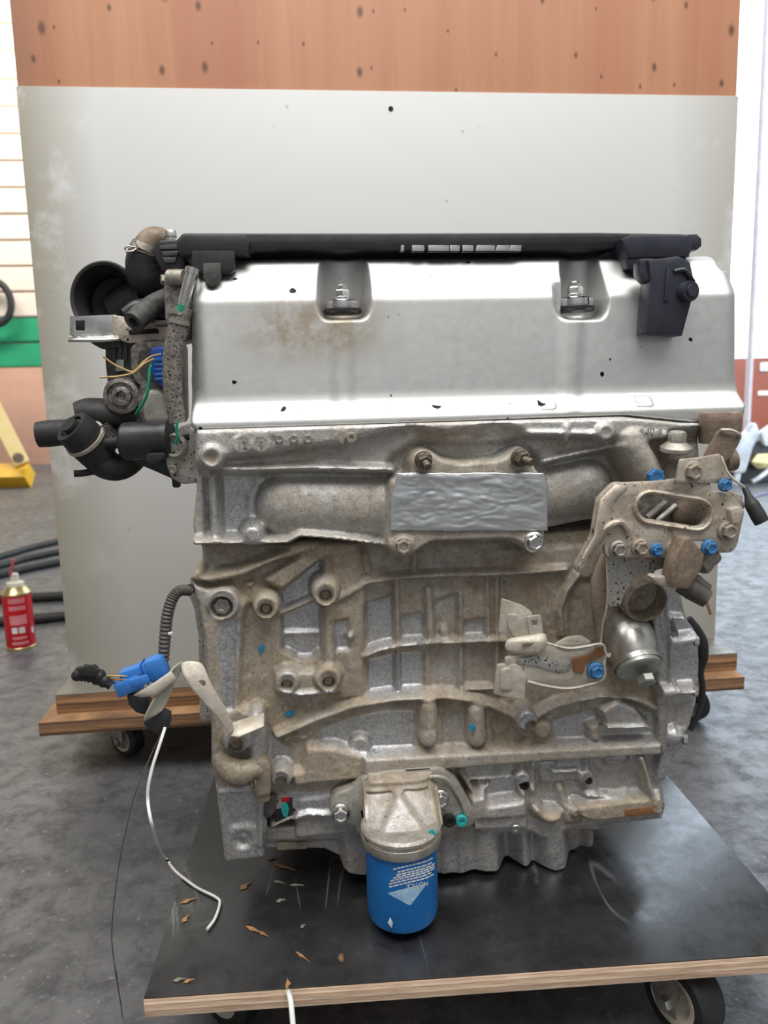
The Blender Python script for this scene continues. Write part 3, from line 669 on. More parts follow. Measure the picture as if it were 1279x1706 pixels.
for (x0, y0, x1, y1, rc) in ((449, 676, 484, 690, 2), (608, 671, 642, 686, 7), (886, 665, 919, 680, 7), (1045, 661, 1077, 675, 2)):
    cv.poly([(x0, y0), (x1, y0), (x1, y1), (x0, y1)], .0035, .002, 'add', rc=rc); cv.poly([(x0+5, y0+4), (x1-5, y0+4), (x1-5, y1-4), (x0+5, y1-4)], -.0025, .002, 'add', rc=rc)
cover = cv.build('valve_cover', [(319, 430), (330, 417), (1165, 414), (1230, 411), (1242, 425), (1237, 600), (1226, 684), (1218, 701), (1140, 703), (1130, 702), (1033, 692), (332, 716), (323, 711), (313, 640)], .20, MT['cover'], EN, .00006, 1, edge=.003, rc=5)
plate('head_gasket', [(325, 715), (1033, 691), (1130, 701), (1170, 702), (1170, 707), (1130, 706), (1033, 696), (325, 721)], .668, .20, MT['black'], EN, bevel=.0003)
for x, y in ((571, 512), (957, 508)):
    c = P(x, y+8, .706); k = S(x, y, .7)
    lathe('grommet', c, (0, 0, 1), [(0, -3*k), (30*k, -3*k), (32*k, 0), (32*k, 4*k), (29*k, 6*k)], MT['black'], cover, 32)
    o = lathe('cover_bolt', c, (0, 0, 1), [(30*k, 4*k), (31*k, 8*k), (30*k, 16*k), (25*k, 19*k), (14*k, 20*k), (14*k, 24*k), (10*k, 26*k)], MT['chrome'], cover, 32)
    lathe('hex_nut', c, (0, 0, 1), [(13*k, 20*k), (13*k, 33*k), (11*k, 36*k), (9*k, 36*k), (9*k, 42*k), (6*k, 45*k), (0, 45*k)], MT['silver'], o, 6)
# ---- coil cover
cc = plate('coil_cover', [(297, 402), (306, 392), (640, 392), (1000, 391), (1060, 392), (1140, 393), (1140, 403), (1045, 408), (1000, 411), (870, 413), (640, 413), (470, 412), (420, 416), (414, 420), (300, 420)], .706, .14, MT['black'], EN, bevel=.002, rc=2)
plate('left_block', [(298, 405), (308, 394), (405, 394), (412, 404), (410, 421), (302, 421)], .696, .05, MT['black'], cc, bevel=.002)
plate('under_bracket', [(322, 420), (388, 420), (388, 448), (382, 453), (335, 453), (322, 448)], .694, .02, MT['black'], cc, bevel=.0015)
plate('tab', [(340, 440), (366, 440), (366, 462), (360, 472), (352, 476), (345, 472), (340, 462)], .690, .006, MT['dirty_black'], cc, bevel=.001)
plate('right_block', [(1040, 400), (1052, 394), (1146, 395), (1150, 410), (1146, 424), (1048, 426), (1044, 412)], .690, .06, MT['navy'], cc, bevel=.002)
plate('end_cap', [(1138, 394), (1160, 393), (1166, 399), (1166, 408), (1160, 413), (1142, 414)], .696, .04, MT['navy'], cc, bevel=.002)
plate('right_under_block', [(1046, 424), (1140, 424), (1140, 442), (1100, 446), (1076, 452), (1048, 444)], .692, .05, MT['navy'], cc, bevel=.002)
cn = plate('coil_connector', [(1086, 438), (1130, 432), (1146, 440), (1152, 466), (1154, 486), (1149, 498), (1134, 553), (1082, 549), (1087, 500), (1090, 466)], .664, .024, MT['navy'], EN, bevel=.003)
plate('side_lug', [(1068, 434), (1092, 434), (1090, 464), (1078, 468), (1068, 456)], .668, .014, MT['navy'], cn, bevel=.002, rc=4)
plate('ridge', [(1112, 448), (1116, 448), (1112, 500), (1108, 500)], .662, .004, MT['navy'], cn, bevel=.0008)
lathe('round_boss', P(1138, 487, .668), (.25, -1, 0), [(0, .012), (.005, .012), (.0055, .010), (.0085, .010), (.009, .008), (.009, -.01)], MT['navy'], cn, 24)
tube('seal_lip', [P(1122, 452, .664), P(1140, 450, .663), P(1152, 466, .664), P(1154, 470, .672)], .0022, MT['navy'], cn, 8, 6)
for x0, x1, sk in ((668, 672, 1), (687, 706, 0), (714, 747, 0), (750, 765, 0), (771, 788, 0), (793, 823, 2), (826, 847, 3), (849, 867, 2)):
    plate('emblem_letter', [(x0+sk, 409), (x1+sk*.5, 409), (x1, 417), (x0, 417)], .702, .008, MT['chrome'], cc, bevel=.0006)
# ---- cylinder head
hd = Relief(.680, 310, 688, 1180, 935, .0012, .5)
hd.poly([(325, 785), (640, 785), (655, 762), (690, 738), (860, 736), (905, 768), (1030, 742), (1172, 735), (1172, 690), (325, 700)], .010, .010, 'set', .55)
hd.poly([(320, 700), (1172, 690), (1172, 716), (1030, 733), (960, 727), (890, 729), (850, 714), (828, 706), (790, 718), (740, 724), (705, 718), (688, 707), (668, 716), (620, 727), (560, 742), (500, 750), (440, 758), (385, 764), (320, 778)], .023, .009, 'set', .35)
hd.line([(372, 783), (520, 780), (655, 783)], 10, .019, .006, 'max', .4)
hd.line([(905, 770), (960, 757), (1032, 742)], 10, .017, .006, 'max', .4)
hd.poly([(345, 791), (655, 791), (648, 885), (640, 902), (500, 893), (345, 907)], -.008, .006, 'set', .12)
hd.line([(478, 846), (670, 848)], 104, .013, .004, 'max', .62, rnd=True)
hd.poly([(345, 792), (420, 792), (424, 812), (412, 818), (410, 905), (345, 905)], -.010, .003, 'min', .1, rc=4)
hd.poly([(343, 788), (362, 788), (368, 905), (350, 905)], .010, .005, 'max', .35)
hd.poly([(905, 775), (1030, 747), (1036, 862), (985, 870), (905, 888)], -.006, .008, 'set', .45)
hd.line([(880, 832), (985, 812)], 90, .010, .004, 'max', .5, rnd=True)
hd.line([(318, 905), (478, 903), (500, 892), (560, 897), (642, 908)], 12, .015, .004, 'max', .55)
hd.circ(420, 893, 20, .014, .005, 'max', .3); hd.circ(420, 891, 13, .0165, .004, 'max', .2)
hd.boss(353, 762, 19, .028, 8, .014, .35); hd.line([(353, 735), (353, 762)], 30, .024, .004, 'max')
for x in (403, 435): hd.circ(x, 741, 15, .0255, .002, 'set', .35); hd.circ(x, 741, 12, .0242, .002, 'set', .45)
hd.line([(407, 724), (462, 722)], 12, .0245, .002, 'max', .6)
hd.boss(1010, 721, 15, .029, 0, tone=.5); hd.circ(1010, 721, 9, .0272, .002, 'min')
hd.line([(945, 712), (945, 735)], 10, .026, .003, 'max'); hd.line([(570, 718), (570, 742)], 10, .0255, .003, 'max', .8)
hd.line([(880, 722), (1000, 724)], 8, .0265, .004, 'max', .25)
hd.poly([(1040, 740), (1172, 725), (1172, 830), (1040, 860)], .004, .008, 'set', .75)
hd.line([(1062, 745), (1088, 790)], 62, .030, .004, 'max', .6, rnd=True); hd.line([(1062, 728), (1110, 725)], 14, .026, .004, 'max', .3)
hd.poly([(1100, 745), (1165, 735), (1168, 770), (1105, 772)], .012, .006, 'max', .8)
FLG = [(683, 792), (680, 772), (688, 755), (705, 747), (722, 752), (738, 765), (765, 770), (830, 765), (848, 755), (866, 743), (884, 752), (892, 774), (900, 788), (914, 800), (911, 888), (908, 908), (893, 921), (873, 913), (852, 901), (720, 905), (702, 916), (684, 930), (660, 932), (645, 915), (641, 900), (648, 880), (650, 800)]
hd.poly(FLG, .024, .0035, 'set', .8, rc=8)
for x, y, r in ((705, 768, 17), (868, 765, 17), (671, 909, 18), (889, 903, 18)): hd.circ(x, y, r, .0262, .003, 'set', .9)
head = hd.build('cylinder_head', [(327, 716), (1033, 694), (1130, 704), (1172, 705), (1175, 830), (1100, 850), (1010, 870), (990, 872), (912, 888), (910, 908), (895, 922), (872, 914), (850, 903), (720, 907), (703, 918), (684, 932), (658, 933), (643, 916), (640, 909), (560, 900), (500, 896), (480, 907), (322, 911), (317, 880), (325, 800)], .19, MT['cast_head'], EN, .0004, 2, edge=.003, oh=.014)
stext('cast_number', '12', 403, 741, .6551, 13, MT['cast_plain'], head); stext('cast_number', '9', 435, 741, .6551, 13, MT['cast_plain'], head)
stext('cast_mark', 'R40-4', 1084, 719, .6532, 11, MT['cast_plain'], head, rot=.06)
for x in (465, 489, 513): bolt(head, x, 731, .657, 8, 'steel', 'hex', spin=random.random(), name='plug')
bolt(head, 585, 729, .657, 9, 'steel_tan', 'cap', name='plug')
bolt(head, 353, 762, .659, 9, 'steel_tan', 'cap')
bolt(head, 705, 766, .654, 15, 'dark_stud', 'stud', (.10, -1, -.32), name='stud'); bolt(head, 864, 762, .654, 15, 'dark_stud', 'stud', (.35, -1, -.18), name='stud', zs=1.15)
bolt(head, 671, 909, .654, 17, 'steel_tan'); bolt(head, 889, 903, .654, 17, 'silver')
# foil tape over the port
bm = bmesh.new(); nx, ny = 110, 44; rows = []
U, Vv = np.meshgrid(np.linspace(0, 1, nx+1), np.linspace(0, 1, ny+1))
wr_ = vnoise(U*.9+Vv*.5+.3*vnoise(U, Vv, .2, 9), Vv*.9-U*.25, .09, 21)
wr_ = np.abs(wr_)*.0016+vnoise(U-.3*Vv, Vv, .05, 22)*.0006+vnoise(U, Vv, .25, 24)*.0012
for j in range(ny+1):
    r_ = []
    for i in range(nx+1):
        u, v = i/nx, j/ny; l_ = 662-12*min(1, v/.45) if v < .45 else 650; x = l_+(905+7*min(1, v*4)-l_)*u; y = 788+96*v+2*float(vnoise(np.array(u), np.array(.5), .06, 8))
        ed_ = min(u, 1-u, v, 1-v); r_.append(bm.verts.new(Vector(P(x, y, .6540-(wr_[j, i]+.0004)*min(1, ed_*14)))))
    rows.append(r_)
for a, b in zip(rows[:-1], rows[1:]):
    for i in range(nx): bm.faces.new((a[i], a[i+1], b[i+1], b[i]))
tp = frombm('foil_tape', bm, MT['foil'], head, 70); m_ = tp.modifiers.new('s', 'SOLIDIFY'); m_.thickness = .0006; m_.offset = 0
# ---- block
bk = Relief(.690, 306, 884, 1112, 1345, .0012, .8)
bk.poly([(300, 884), (1112, 884), (1112, 905), (300, 925)], -.004, .006, 'set')
bk.poly([(606, 965), (840, 955), (840, 1165), (606, 1170)], -.003, .006, 'set', .75)
bk.poly([(552, 905), (600, 905), (608, 985), (604, 1165), (562, 1165), (556, 1010)], .005, .006, 'set', .8)
bk.poly([(318, 970), (345, 980), (420, 975), (402, 1040), (398, 1180), (442, 1200), (442, 1340), (350, 1320), (346, 1200), (336, 1060)], .014, .006, 'set', .75)
bk.poly([(362, 1035), (398, 1030), (392, 1180), (372, 1185), (366, 1100)], .010, .006, 'set', .15)
bk.poly([(385, 962), (440, 985), (418, 1008), (398, 990)], .004, .004, 'set', 1.1)
bk.poly([(438, 968), (530, 905), (600, 903), (595, 922), (540, 930), (470, 985)], .010, .006, 'max', .85)
bk.line([(322, 958), (350, 962), (400, 952), (450, 928), (520, 908)], 22, .016, .005, 'max', .85)
bk.poly([(335, 912), (480, 908), (440, 925), (400, 940), (345, 950)], -.004, .006, 'set', .6)
bk.boss(371, 1007, 26, .020, 17, .016, .5)
bk.line([(455, 1008), (530, 990)], 18, .010, .004, 'max', .85)
bk.poly([(466, 985), (528, 930), (537, 930), (537, 982), (520, 990), (470, 1012)], -.012, .004, 'set', .05, rc=4)
bk.poly([(468, 1022), (522, 998), (540, 1015), (540, 1080), (528, 1082), (520, 1092), (494, 1092), (484, 1082), (470, 1078)], -.012, .004, 'set', .08, rc=5)
bk.poly([(470, 1052), (540, 1052), (540, 1058), (470, 1060)], -.008, .004, 'max', .0)
bk.boss(443, 1013, 22, .022, 10, .012, .7); bk.boss(542, 990, 23, .024, 10, .012, .8)
bk.line([(547, 1015), (549, 1118)], 20, .012, .005, 'max', .8)
bk.poly([(458, 1122), (560, 1116), (566, 1156), (460, 1158)], .012, .005, 'max', .75)
bk.boss(478, 1137, 20, .018, 9, .012, .5); bk.boss(547, 1133, 23, .020, 10, .012, .85)
bk.line([(462, 1150), (500, 1159), (558, 1152)], 9, .0165, .004, 'max', .3)
bk.poly([(556, 1035), (580, 1030), (582, 1080), (558, 1082)], .001, .004, 'min', .15); bk.circ(583, 1062, 6, .010, .003, 'max', .4)
bk.line([(558, 1002), (580, 990), (610, 972), (660, 963), (740, 959), (840, 957), (945, 950)], 10, .009, .004, 'max', .7)
for pl_, h, tn in (([(608, 1003), (655, 990), (657, 1068), (610, 1082)], -.010, .15), ([(666, 1026), (704, 1018), (706, 1066), (666, 1070)], -.009, .2), ([(770, 1033), (808, 1028), (810, 1064), (770, 1068)], -.008, .35),
                   ([(612, 1096), (660, 1084), (705, 1082), (706, 1140), (690, 1154), (612, 1162)], -.010, .06), ([(716, 1085), (765, 1080), (765, 1150), (716, 1150)], -.006, .6), ([(772, 1080), (826, 1078), (826, 1148), (772, 1148)], -.007, .7), ([(722, 1000), (762, 985), (762, 1064), (726, 1066)], -.007, .7),
                   ([(610, 905), (840, 905), (840, 945), (680, 950), (620, 960)], -.003, .7)): bk.poly(pl_, h, .0045, 'set', tn, rc=5)
for l_, w_, h in (([(661, 965), (663, 1080), (664, 1150)], 8, .003), ([(714, 985), (718, 1070)], 13, .004), ([(767, 990), (768, 1150)], 8, .002), ([(812, 960), (815, 1075)], 8, .003), ([(829, 960), (829, 1150)], 8, .004), ([(608, 1094), (635, 1083), (670, 1076), (720, 1072), (845, 1068)], 9, .006), ([(690, 910), (690, 955)], 10, .003), ([(770, 1150), (840, 1148)], 8, .003)):
    bk.line(l_, w_, h, .004, 'max')
bk.line([(740, 1052), (745, 1068)], 16, .0, .004, 'max', .6)
bk.line([(455, 1232), (530, 1199), (590, 1178), (660, 1167), (740, 1163), (800, 1170), (850, 1192), (882, 1216)], 13, .012, .005, 'max', .7)
bk.poly([(530, 1214), (585, 1192), (640, 1181), (690, 1181), (690, 1245), (640, 1251), (612, 1258), (590, 1246), (540, 1242)], -.005, .005, 'set', .08, rc=6)
bk.poly([(735, 1186), (775, 1182), (775, 1245), (735, 1250)], -.004, .005, 'set', .5, rc=5); bk.poly([(818, 1190), (850, 1205), (870, 1225), (866, 1245), (820, 1245)], -.004, .005, 'set', .7, rc=5)
bk.circ(600, 1244, 18, .004, .004, 'max', .3)
bk.line([(716, 1182), (716, 1236)], 34, .016, .004, 'max', .7, rnd=True); bk.circ(716, 1231, 13, .0165, .003, 'max', .6)
bk.line([(796, 1188), (798, 1236)], 36, .015, .004, 'max', .6, rnd=True)
bk.line([(882, 1202), (930, 1177), (1000, 1160), (1050, 1162), (1095, 1182)], 13, .012, .005, 'max', .5)
bk.poly([(915, 1200), (985, 1178), (1050, 1172), (1086, 1188), (1086, 1236), (925, 1240)], -.004, .005, 'set', .2, rc=5)
bk.poly([(1000, 1186), (1028, 1168), (1060, 1180), (1084, 1213), (1012, 1216)], .012, .005, 'max', .4, rc=4); bk.line([(1012, 1214), (1083, 1212)], 6, .016, .003, 'max', .1)
bk.poly([(980, 1212), (1000, 1205), (1002, 1236), (985, 1236)], .008, .004, 'max', .7)
bk.boss(879, 1202, 19, .022, 10, .016, .05); bk.circ(905, 1217, 17, .012, .004, 'max', .8)
bk.line([(965, 960), (945, 985), (934, 1020), (938, 1060)], 10, .008, .005, 'max', .7)
bk.poly([(960, 965), (1100, 950), (1100, 1150), (960, 1150), (945, 1060), (945, 1000)], -.004, .006, 'min', .9)
bk.poly([(605, 1264), (1105, 1238), (1105, 1262), (605, 1296)], .014, .005, 'set', .6)
bk.poly([(446, 1205), (470, 1235), (484, 1245), (484, 1288), (448, 1292)], -.003, .005, 'set', .15); bk.line([(474, 1235), (484, 1228), (500, 1228)], 10, .006, .004, 'max')
bk.poly([(510, 1246), (560, 1246), (604, 1262), (604, 1300), (490, 1312), (484, 1290), (505, 1285)], .010, .006, 'max', .9)
bk.circ(506, 1222, 13, .006, .003, 'max', .8); bk.circ(506, 1222, 7, .003, .003, 'min')
bk.boss(468, 1298, 19, .018, 9, .010, .6)
bk.boss(393, 1238, 22, .026, 9, .012, .5); bk.line([(426, 1200), (426, 1262)], 30, .026, .004, 'max', .1, rnd=True)
bk.line([(443, 1190), (443, 1330)], 3, .010, .002, 'min')
block = bk.build('engine_block', [(330, 905), (640, 900), (1104, 885), (1104, 1256), (900, 1268), (606, 1292), (600, 1340), (440, 1340), (440, 1312), (362, 1314), (352, 1270), (352, 1200), (345, 1150), (338, 1060), (330, 1005), (312, 972), (334, 935)], .20, MT['cast'], EN, .0007, 1, edge=.004, oh=.010)
bolt(block, 371, 1007, .683, 15, 'steel', 'hex', spin=.3); bolt(block, 371, 1007, .6845, 18, 'steel', 'cap', name='washer', zs=.4)
bolt(block, 393, 1236, .665, 9, 'brown', 'hex', spin=.4)
for x, y, Y in ((443, 1013, .676), (542, 990, .676), (478, 1137, .680), (547, 1133, .678), (468, 1298, .680)): bolt(block, x, y, Y, 7, 'steel_tan', 'cap', name='thread_insert', zs=.5)
for pts in ([(430, 1080), (436, 1074), (441, 1076), (437, 1084), (432, 1090)],): plate('paint_mark', pts, .6875, .001, MT['teal_blue'], block, bevel=.0001)
plate('paint_mark', [(474, 1190), (480, 1186), (492, 1185), (488, 1192), (478, 1195)], .6885, .001, MT['teal_blue'], block, bevel=.0001)
plate('paint_mark', [(783, 1208), (789, 1206), (792, 1212), (788, 1220), (783, 1216)], .6745, .001, MT['teal_blue'], block, bevel=.0001)
# ---- bedplate
bl = Relief(.690, 432, 1240, 1120, 1412, .0012, .38)
bl.poly([(600, 1295), (790, 1285), (790, 1395), (600, 1395)], -.010, .006, 'set', .7)
bl.poly([(787, 1338), (880, 1326), (884, 1392), (792, 1395), (788, 1375)], .020, .005, 'set', .45, rc=5); bl.poly([(796, 1368), (878, 1362), (878, 1388), (798, 1390)], .013, .004, 'min', .4, rc=4)
bl.circ(829, 1330, 5, .023, .003, 'max', .3)
bl.boss(873, 1307, 16, .016, 9, .014, .3); bl.boss(980, 1300, 14, .012, 7, .010, .4); bl.circ(1030, 1304, 11, .008, .003, 'max', .3); bl.circ(1030, 1304, 7, .006, .002, 'min'); bl.boss(1052, 1325, 13, .018, 0, tone=.5)
bl.circ(920, 1354, 30, .020, .008, 'max', .95); bl.circ(920, 1352, 26, .005, .01, 'add', .95, dome=True); bl.poly([(890, 1300), (970, 1294), (968, 1325), (950, 1340), (900, 1338), (886, 1325)], -.008, .006, 'set', .25, rc=5); bl.poly([(800, 1292), (858, 1288), (862, 1320), (806, 1328)], -.006, .006, 'set', .2, rc=5); bl.poly([(990, 1285), (1060, 1280), (1066, 1312), (992, 1322)], -.005, .006, 'set', .3, rc=5); bl.line([(935, 1318), (940, 1340)], 14, .004, .005, 'max', .6)
for l_, w_, h, tn in (([(872, 1268), (873, 1295)], 12, .012, .4), ([(982, 1262), (981, 1292)], 9, .012, .4), ([(1076, 1272), (1098, 1350)], 13, .022, .7), ([(785, 1302), (850, 1299)], 7, .008, .2), ([(925, 1291), (962, 1289)], 6, .010, .1), ([(965, 1288), (975, 1300)], 6, .008, .2), ([(1000, 1280), (1012, 1288)], 5, .008, .2), ([(895, 1278), (920, 1276)], 18, .008, .15), ([(1018, 1268), (1042, 1266)], 18, .008, .15), ([(970, 1330), (1050, 1335)], 7, .010, .2), ([(890, 1320), (895, 1345)], 10, .010, .3), ([(800, 1325), (815, 1312)], 6, .006, .2), ([(770, 1290), (795, 1335)], 9, .012, .6)): bl.line(l_, w_, h, .005, 'max', tn)
bl.poly([(968, 1352), (1110, 1335), (1112, 1365), (1000, 1378), (968, 1372)], .020, .004, 'max', .95)
bl.poly([(940, 1345), (970, 1345), (970, 1375), (945, 1375)], .008, .004, 'max', .7); bl.boss(965, 1361, 10, .016, 4, .008, .7)
bl.poly([(888, 1260), (890, 1300), (884, 1330), (905, 1330)], -.006, .006, 'min', .3); bl.poly([(935, 1300), (965, 1295), (968, 1320), (940, 1325)], -.006, .005, 'min', .3)
bl.poly([(438, 1328), (490, 1326), (489, 1372), (450, 1376)], -.03, .006, 'set', 1.2)
bl.line([(452, 1388), (480, 1375), (512, 1364), (560, 1366), (600, 1372)], 9, .013, .008, 'max', .2); bl.poly([(495, 1335), (560, 1325), (570, 1365), (500, 1365)], .003, .005, 'max', .2)
bl.h = np.where(bl.h > 0, bl.h*.62, bl.h*.9)
bed = bl.build('bedplate', [(440, 1322), (560, 1318), (600, 1300), (606, 1288), (1102, 1252), (1105, 1290), (1114, 1350), (1108, 1371), (1000, 1382), (948, 1388), (930, 1404), (905, 1403), (884, 1391), (790, 1394), (775, 1385), (575, 1396), (440, 1408)], .18, MT['cast'], EN, .0006, 1, edge=.003, oh=.006)
bolt(bed, 858, 1379, .681, 9, 'silver', 'cap', (0, -1, -.2)); bolt(bed, 873, 1307, .688, 8, 'hole', 'cap', name='thread_insert'); bolt(bed, 980, 1300, .686, 6, 'hole', 'cap', name='thread_insert')
plate('rust_streak', [(1040, 1350), (1085, 1344), (1092, 1356), (1042, 1361)], .6772, .0008, MT['rust'], bed, bevel=.0001)
ft = Relief(.676, 350, 1296, 452, 1442, .0012, .25)
ft.poly([(380, 1320), (425, 1316), (428, 1372), (385, 1375)], -.003, .008, 'set', .15); ft.circ(405, 1396, 15, -.004, .004, 'set', .3); ft.circ(405, 1396, 9, .002, .003, 'add', .1, dome=True)
ft.line([(364, 1322), (445, 1317)], 4, .003, .002, 'max', 0); ft.line([(436, 1330), (434, 1410)], 10, .004, .004, 'max', .1)
foot = ft.build('mounting_foot', [(358, 1306), (446, 1300), (441, 1336), (438, 1360), (444, 1376), (440, 1430), (374, 1438), (370, 1400)], .08, MT['cast'], EN, .0005, 1, edge=.004, rc=4)
# ---- oil pan
pn = Relief(.690, 432, 1355, 1045, 1478, .0012, .35)
pn.poly([(430, 1350), (560, 1350), (575, 1440), (570, 1480), (430, 1480)], -.012, .010, 'set', .5)
for x, w_, h in ((846, 34, -.026), (888, 22, -.020), (960, 50, -.03), (1005, 60, -.05), (790, 14, -.006)): pn.line([(x-6, 1360), (x, 1480)], w_, h, .020, 'min', .3)
for x in (742, 770, 835, 865, 905, 928): pn.line([(x, 1370), (x-2, 1478)], 9, .002, .010, 'add', .15)
pn.poly([(430, 1350), (1045, 1340), (1045, 1385), (430, 1405)], -.006, .008, 'max', .4)
pan = pn.build('oil_pan', [(440, 1385), (1036, 1352), (1026, 1396), (1000, 1440), (975, 1466), (930, 1471), (600, 1472), (573, 1463), (566, 1440), (540, 1428), (440, 1427)], .20, MT['cast'], EN, .0004, 2, edge=.004)
plate('label_patch', [(462, 1404), (512, 1402), (510, 1414), (462, 1416)], .699, .001, MT['beige_plastic'], pan, bevel=.0001)

_mz = min(v.co.z for v in pan.data.vertices)
for v in pan.data.vertices:
    if v.co.z < ZB+.03: v.co.z = ZB+.0003+(v.co.z-_mz)*(.03-.0003)/(ZB+.03-_mz)
# ---- oil filter and its housing
k = S(668, 1420, .635); FX = P(669, 1420, .635)[0]; FY = .637; RC = 66*k; RF = 59*k
zc = P(668, 1438, FY-RC)[2]; zf = P(668, 1549, FY-RF*.55)[2]
def sec(z, a, b, yc, n, m=48):
    out = []
    for i in range(m):
        t_ = 2*math.pi*i/m; c_, s_ = math.cos(t_), math.sin(t_)
        out.append((FX+a*math.copysign(abs(c_)**(2/n), c_), yc+b*math.copysign(abs(s_)**(2/n), s_), z))
    return out
oh_ = Relief(.674, 590, 1270, 752, 1450, .0009, .75)
z0_ = zc+.010; z1_ = P(668, 1308, .660)[2]
u_ = np.clip((oh_.X-FX)/RC, -1, 1); v_ = np.clip((oh_.Z-z0_)/(z1_-z0_), 0, 1)
lowp = (.674-FY)+RC*np.sqrt(np.clip(1-u_**2, 0, 1)); hip = .016*(1-np.abs(u_)**6)
oh_.h = lowp*(1-v_)+hip*v_-.004*np.sin(v_*math.pi)
def uv(pts, dh, soft, tone):
    Q = [(FX+a*RC, z0_+b*(z1_-z0_)) for a, b in pts]; W = oh_.win(Q, soft); wt = sstep(.5-oh_.sdpoly(Q, W)/soft); oh_.h[W] += dh*wt
    if tone is not None: oh_.t[W] = oh_.t[W]*(1-wt)+tone*wt
uv([(-.86, .30), (-.80, .86), (-.16, .90), (-.10, .82), (-.52, .28)], -.006, .003, .5); uv([(.86, .30), (.80, .86), (.16, .90), (.10, .82), (.52, .28)], -.006, .003, .5)
uv([(-.52, .27), (0, .90), (.54, .27)], .0035, .003, .5); uv([(-.40, .30), (0, .78), (.42, .30)], -.0018, .003, .3); uv([(-.92, .0), (-.86, .95), (-.97, .95), (-1, 0)], .003, .003, .4)
ofh = oh_.build('oil_filter_housing', [(606, 1318), (616, 1304), (724, 1297), (732, 1310), (732, 1470), (606, 1470)], .02, MT['cast'], EN, .0003, 1, edge=.002, oh=.016)
_keep = [v.index for v in ofh.data.vertices]
for v in ofh.data.vertices:
    if v.co.z < z0_: v.co.z = z0_
lathe('filter_collar', (FX, FY, zc), (0, 0, 1), [(RC*.90, -.001), (RC*.97, -.0005), (RC, .002), (RC, .0085), (RC*.975, .0095), (RC*.975, .011), (RC, .012), (RC, .0145), (RC*.94, .017), (RC*.5, .018)], MT['cast_plain'], ofh, 56)
plate('mount_flange', [(552, 1350), (560, 1328), (590, 1318), (606, 1300), (640, 1292), (735, 1284), (758, 1304), (772, 1330), (790, 1362), (784, 1374), (742, 1374), (736, 1392), (604, 1392), (590, 1370), (566, 1372)], .672, .02, MT['cast_plain'], ofh, bevel=.003, rc=10)
tube('casting_ridge', [P(610, 1312, .668), P(640, 1303, .666), P(700, 1296, .666), P(738, 1296, .668), P(760, 1320, .670), P(778, 1358, .671)], .0024, MT['cast_plain'], ofh, 10, 6)
plate('gap_shade_plate', [(676, 1284), (716, 1281), (716, 1291), (676, 1295)], .6728, .003, MT['hole'], ofh, bevel=.0002)  # black plate painting in the shade of a gap
bolt(ofh, 567, 1354, .670, 16, 'silver'); bolt(ofh, 733, 1330, .670, 15, 'silver'); bolt(ofh, 768, 1366, .670, 10, 'teal', 'cap'); bolt(ofh, 748, 1366, .668, 11, 'hole', 'cap', name='bolt_hole')
plate('paint_mark', [(714, 1384), (722, 1382), (726, 1390), (718, 1394)], .6135, .001, MT['teal'], ofh, bevel=.0001)
fil = lathe('oil_filter', (FX, FY, zf), (0, 0, 1), [(0, .006), (RF*.45, .004), (RF*.6, 0), (RF*.8, .0015), (RF*.95, .006), (RF, .013), (RF, zc-zf+.004)], MT['filter_blue'], EN, 64, label='blue painted canister with upside down white print')
def oncyl(px, py, e=.0003):
    d = ray(px, py); ox, oy = CAM[0]-FX, CAM[1]-FY; R = RF+e
    a = d[0]**2+d[1]**2; b = 2*(ox*d[0]+oy*d[1]); c_ = ox*ox+oy*oy-R*R; D = max(0, b*b-4*a*c_)
    return CAM+d*((-b-math.sqrt(D))/(2*a))
def cylpatch(name, A, B, mat, n=10):      # patch between two pixel polylines A and B (same length)
    bm = bmesh.new(); m = len(A); g_ = []
    for i in range(m): g_.append([bm.verts.new(Vector(oncyl(A[i][0]+(B[i][0]-A[i][0])*j/n, A[i][1]+(B[i][1]-A[i][1])*j/n))) for j in range(n+1)])
    for a, b in zip(g_[:-1], g_[1:]):
        for j in range(n): bm.faces.new((a[j], a[j+1], b[j+1], b[j]))
    return frombm(name, bm, mat, fil, 60)
tr_ = lambda a, b, n: [(a[0]+(b[0]-a[0])*i/n, a[1]+(b[1]-a[1])*i/n) for i in range(n+1)]
cylpatch('white_arrow', tr_((644, 1488), (681, 1508), 8), tr_((712, 1471), (684, 1508), 8), simple('pale_blue_print', (.45, .60, .72), (.10, .32, .60), 90, .4, .05, 0, 0))
rr = random.Random(4)
for i in range(7):
    x0 = (655, 662, 660, 655, 650, 648, 648)[i]; y0 = 1447+4.9*i; x = x0
    while x < 719:
        wd_ = rr.uniform(4, 9); x2 = min(x+wd_, 724); ys_ = lambda q: y0-(q-x0)*.235-(max(0, q-700)**2)*.008
        cylpatch('print_line', tr_((x, ys_(x)), (x2, ys_(x2)), 2), tr_((x, ys_(x)+2.6), (x2, ys_(x2)+2.6), 2), MT['white_print'], 1); x = x2+1.3
def cyltext(body, px, py, h, rot):
    cu = bpy.data.curves.new('tmp', 'FONT'); cu.body = body; cu.align_x = 'CENTER'; cu.align_y = 'CENTER'
    ob = bpy.data.objects.new('tmp', cu); COL.objects.link(ob)
    me = bpy.data.meshes.new_from_object(ob.evaluated_get(bpy.context.evaluated_depsgraph_get())); bpy.data.objects.remove(ob); bpy.data.curves.remove(cu)
    for v in me.vertices:
        x, y = v.co.x*h/.7, -v.co.y*h/.7; v.co = Vector(oncyl(px+x*math.cos(rot)-y*math.sin(rot), py+x*math.sin(rot)+y*math.cos(rot), .0006))
    me.materials.clear(); me.name = 'notice_text'; link('notice_text', me, MT['white_print'], fil, False)
cyltext('NOTICE', 695, 1474, 7, math.pi-.16)
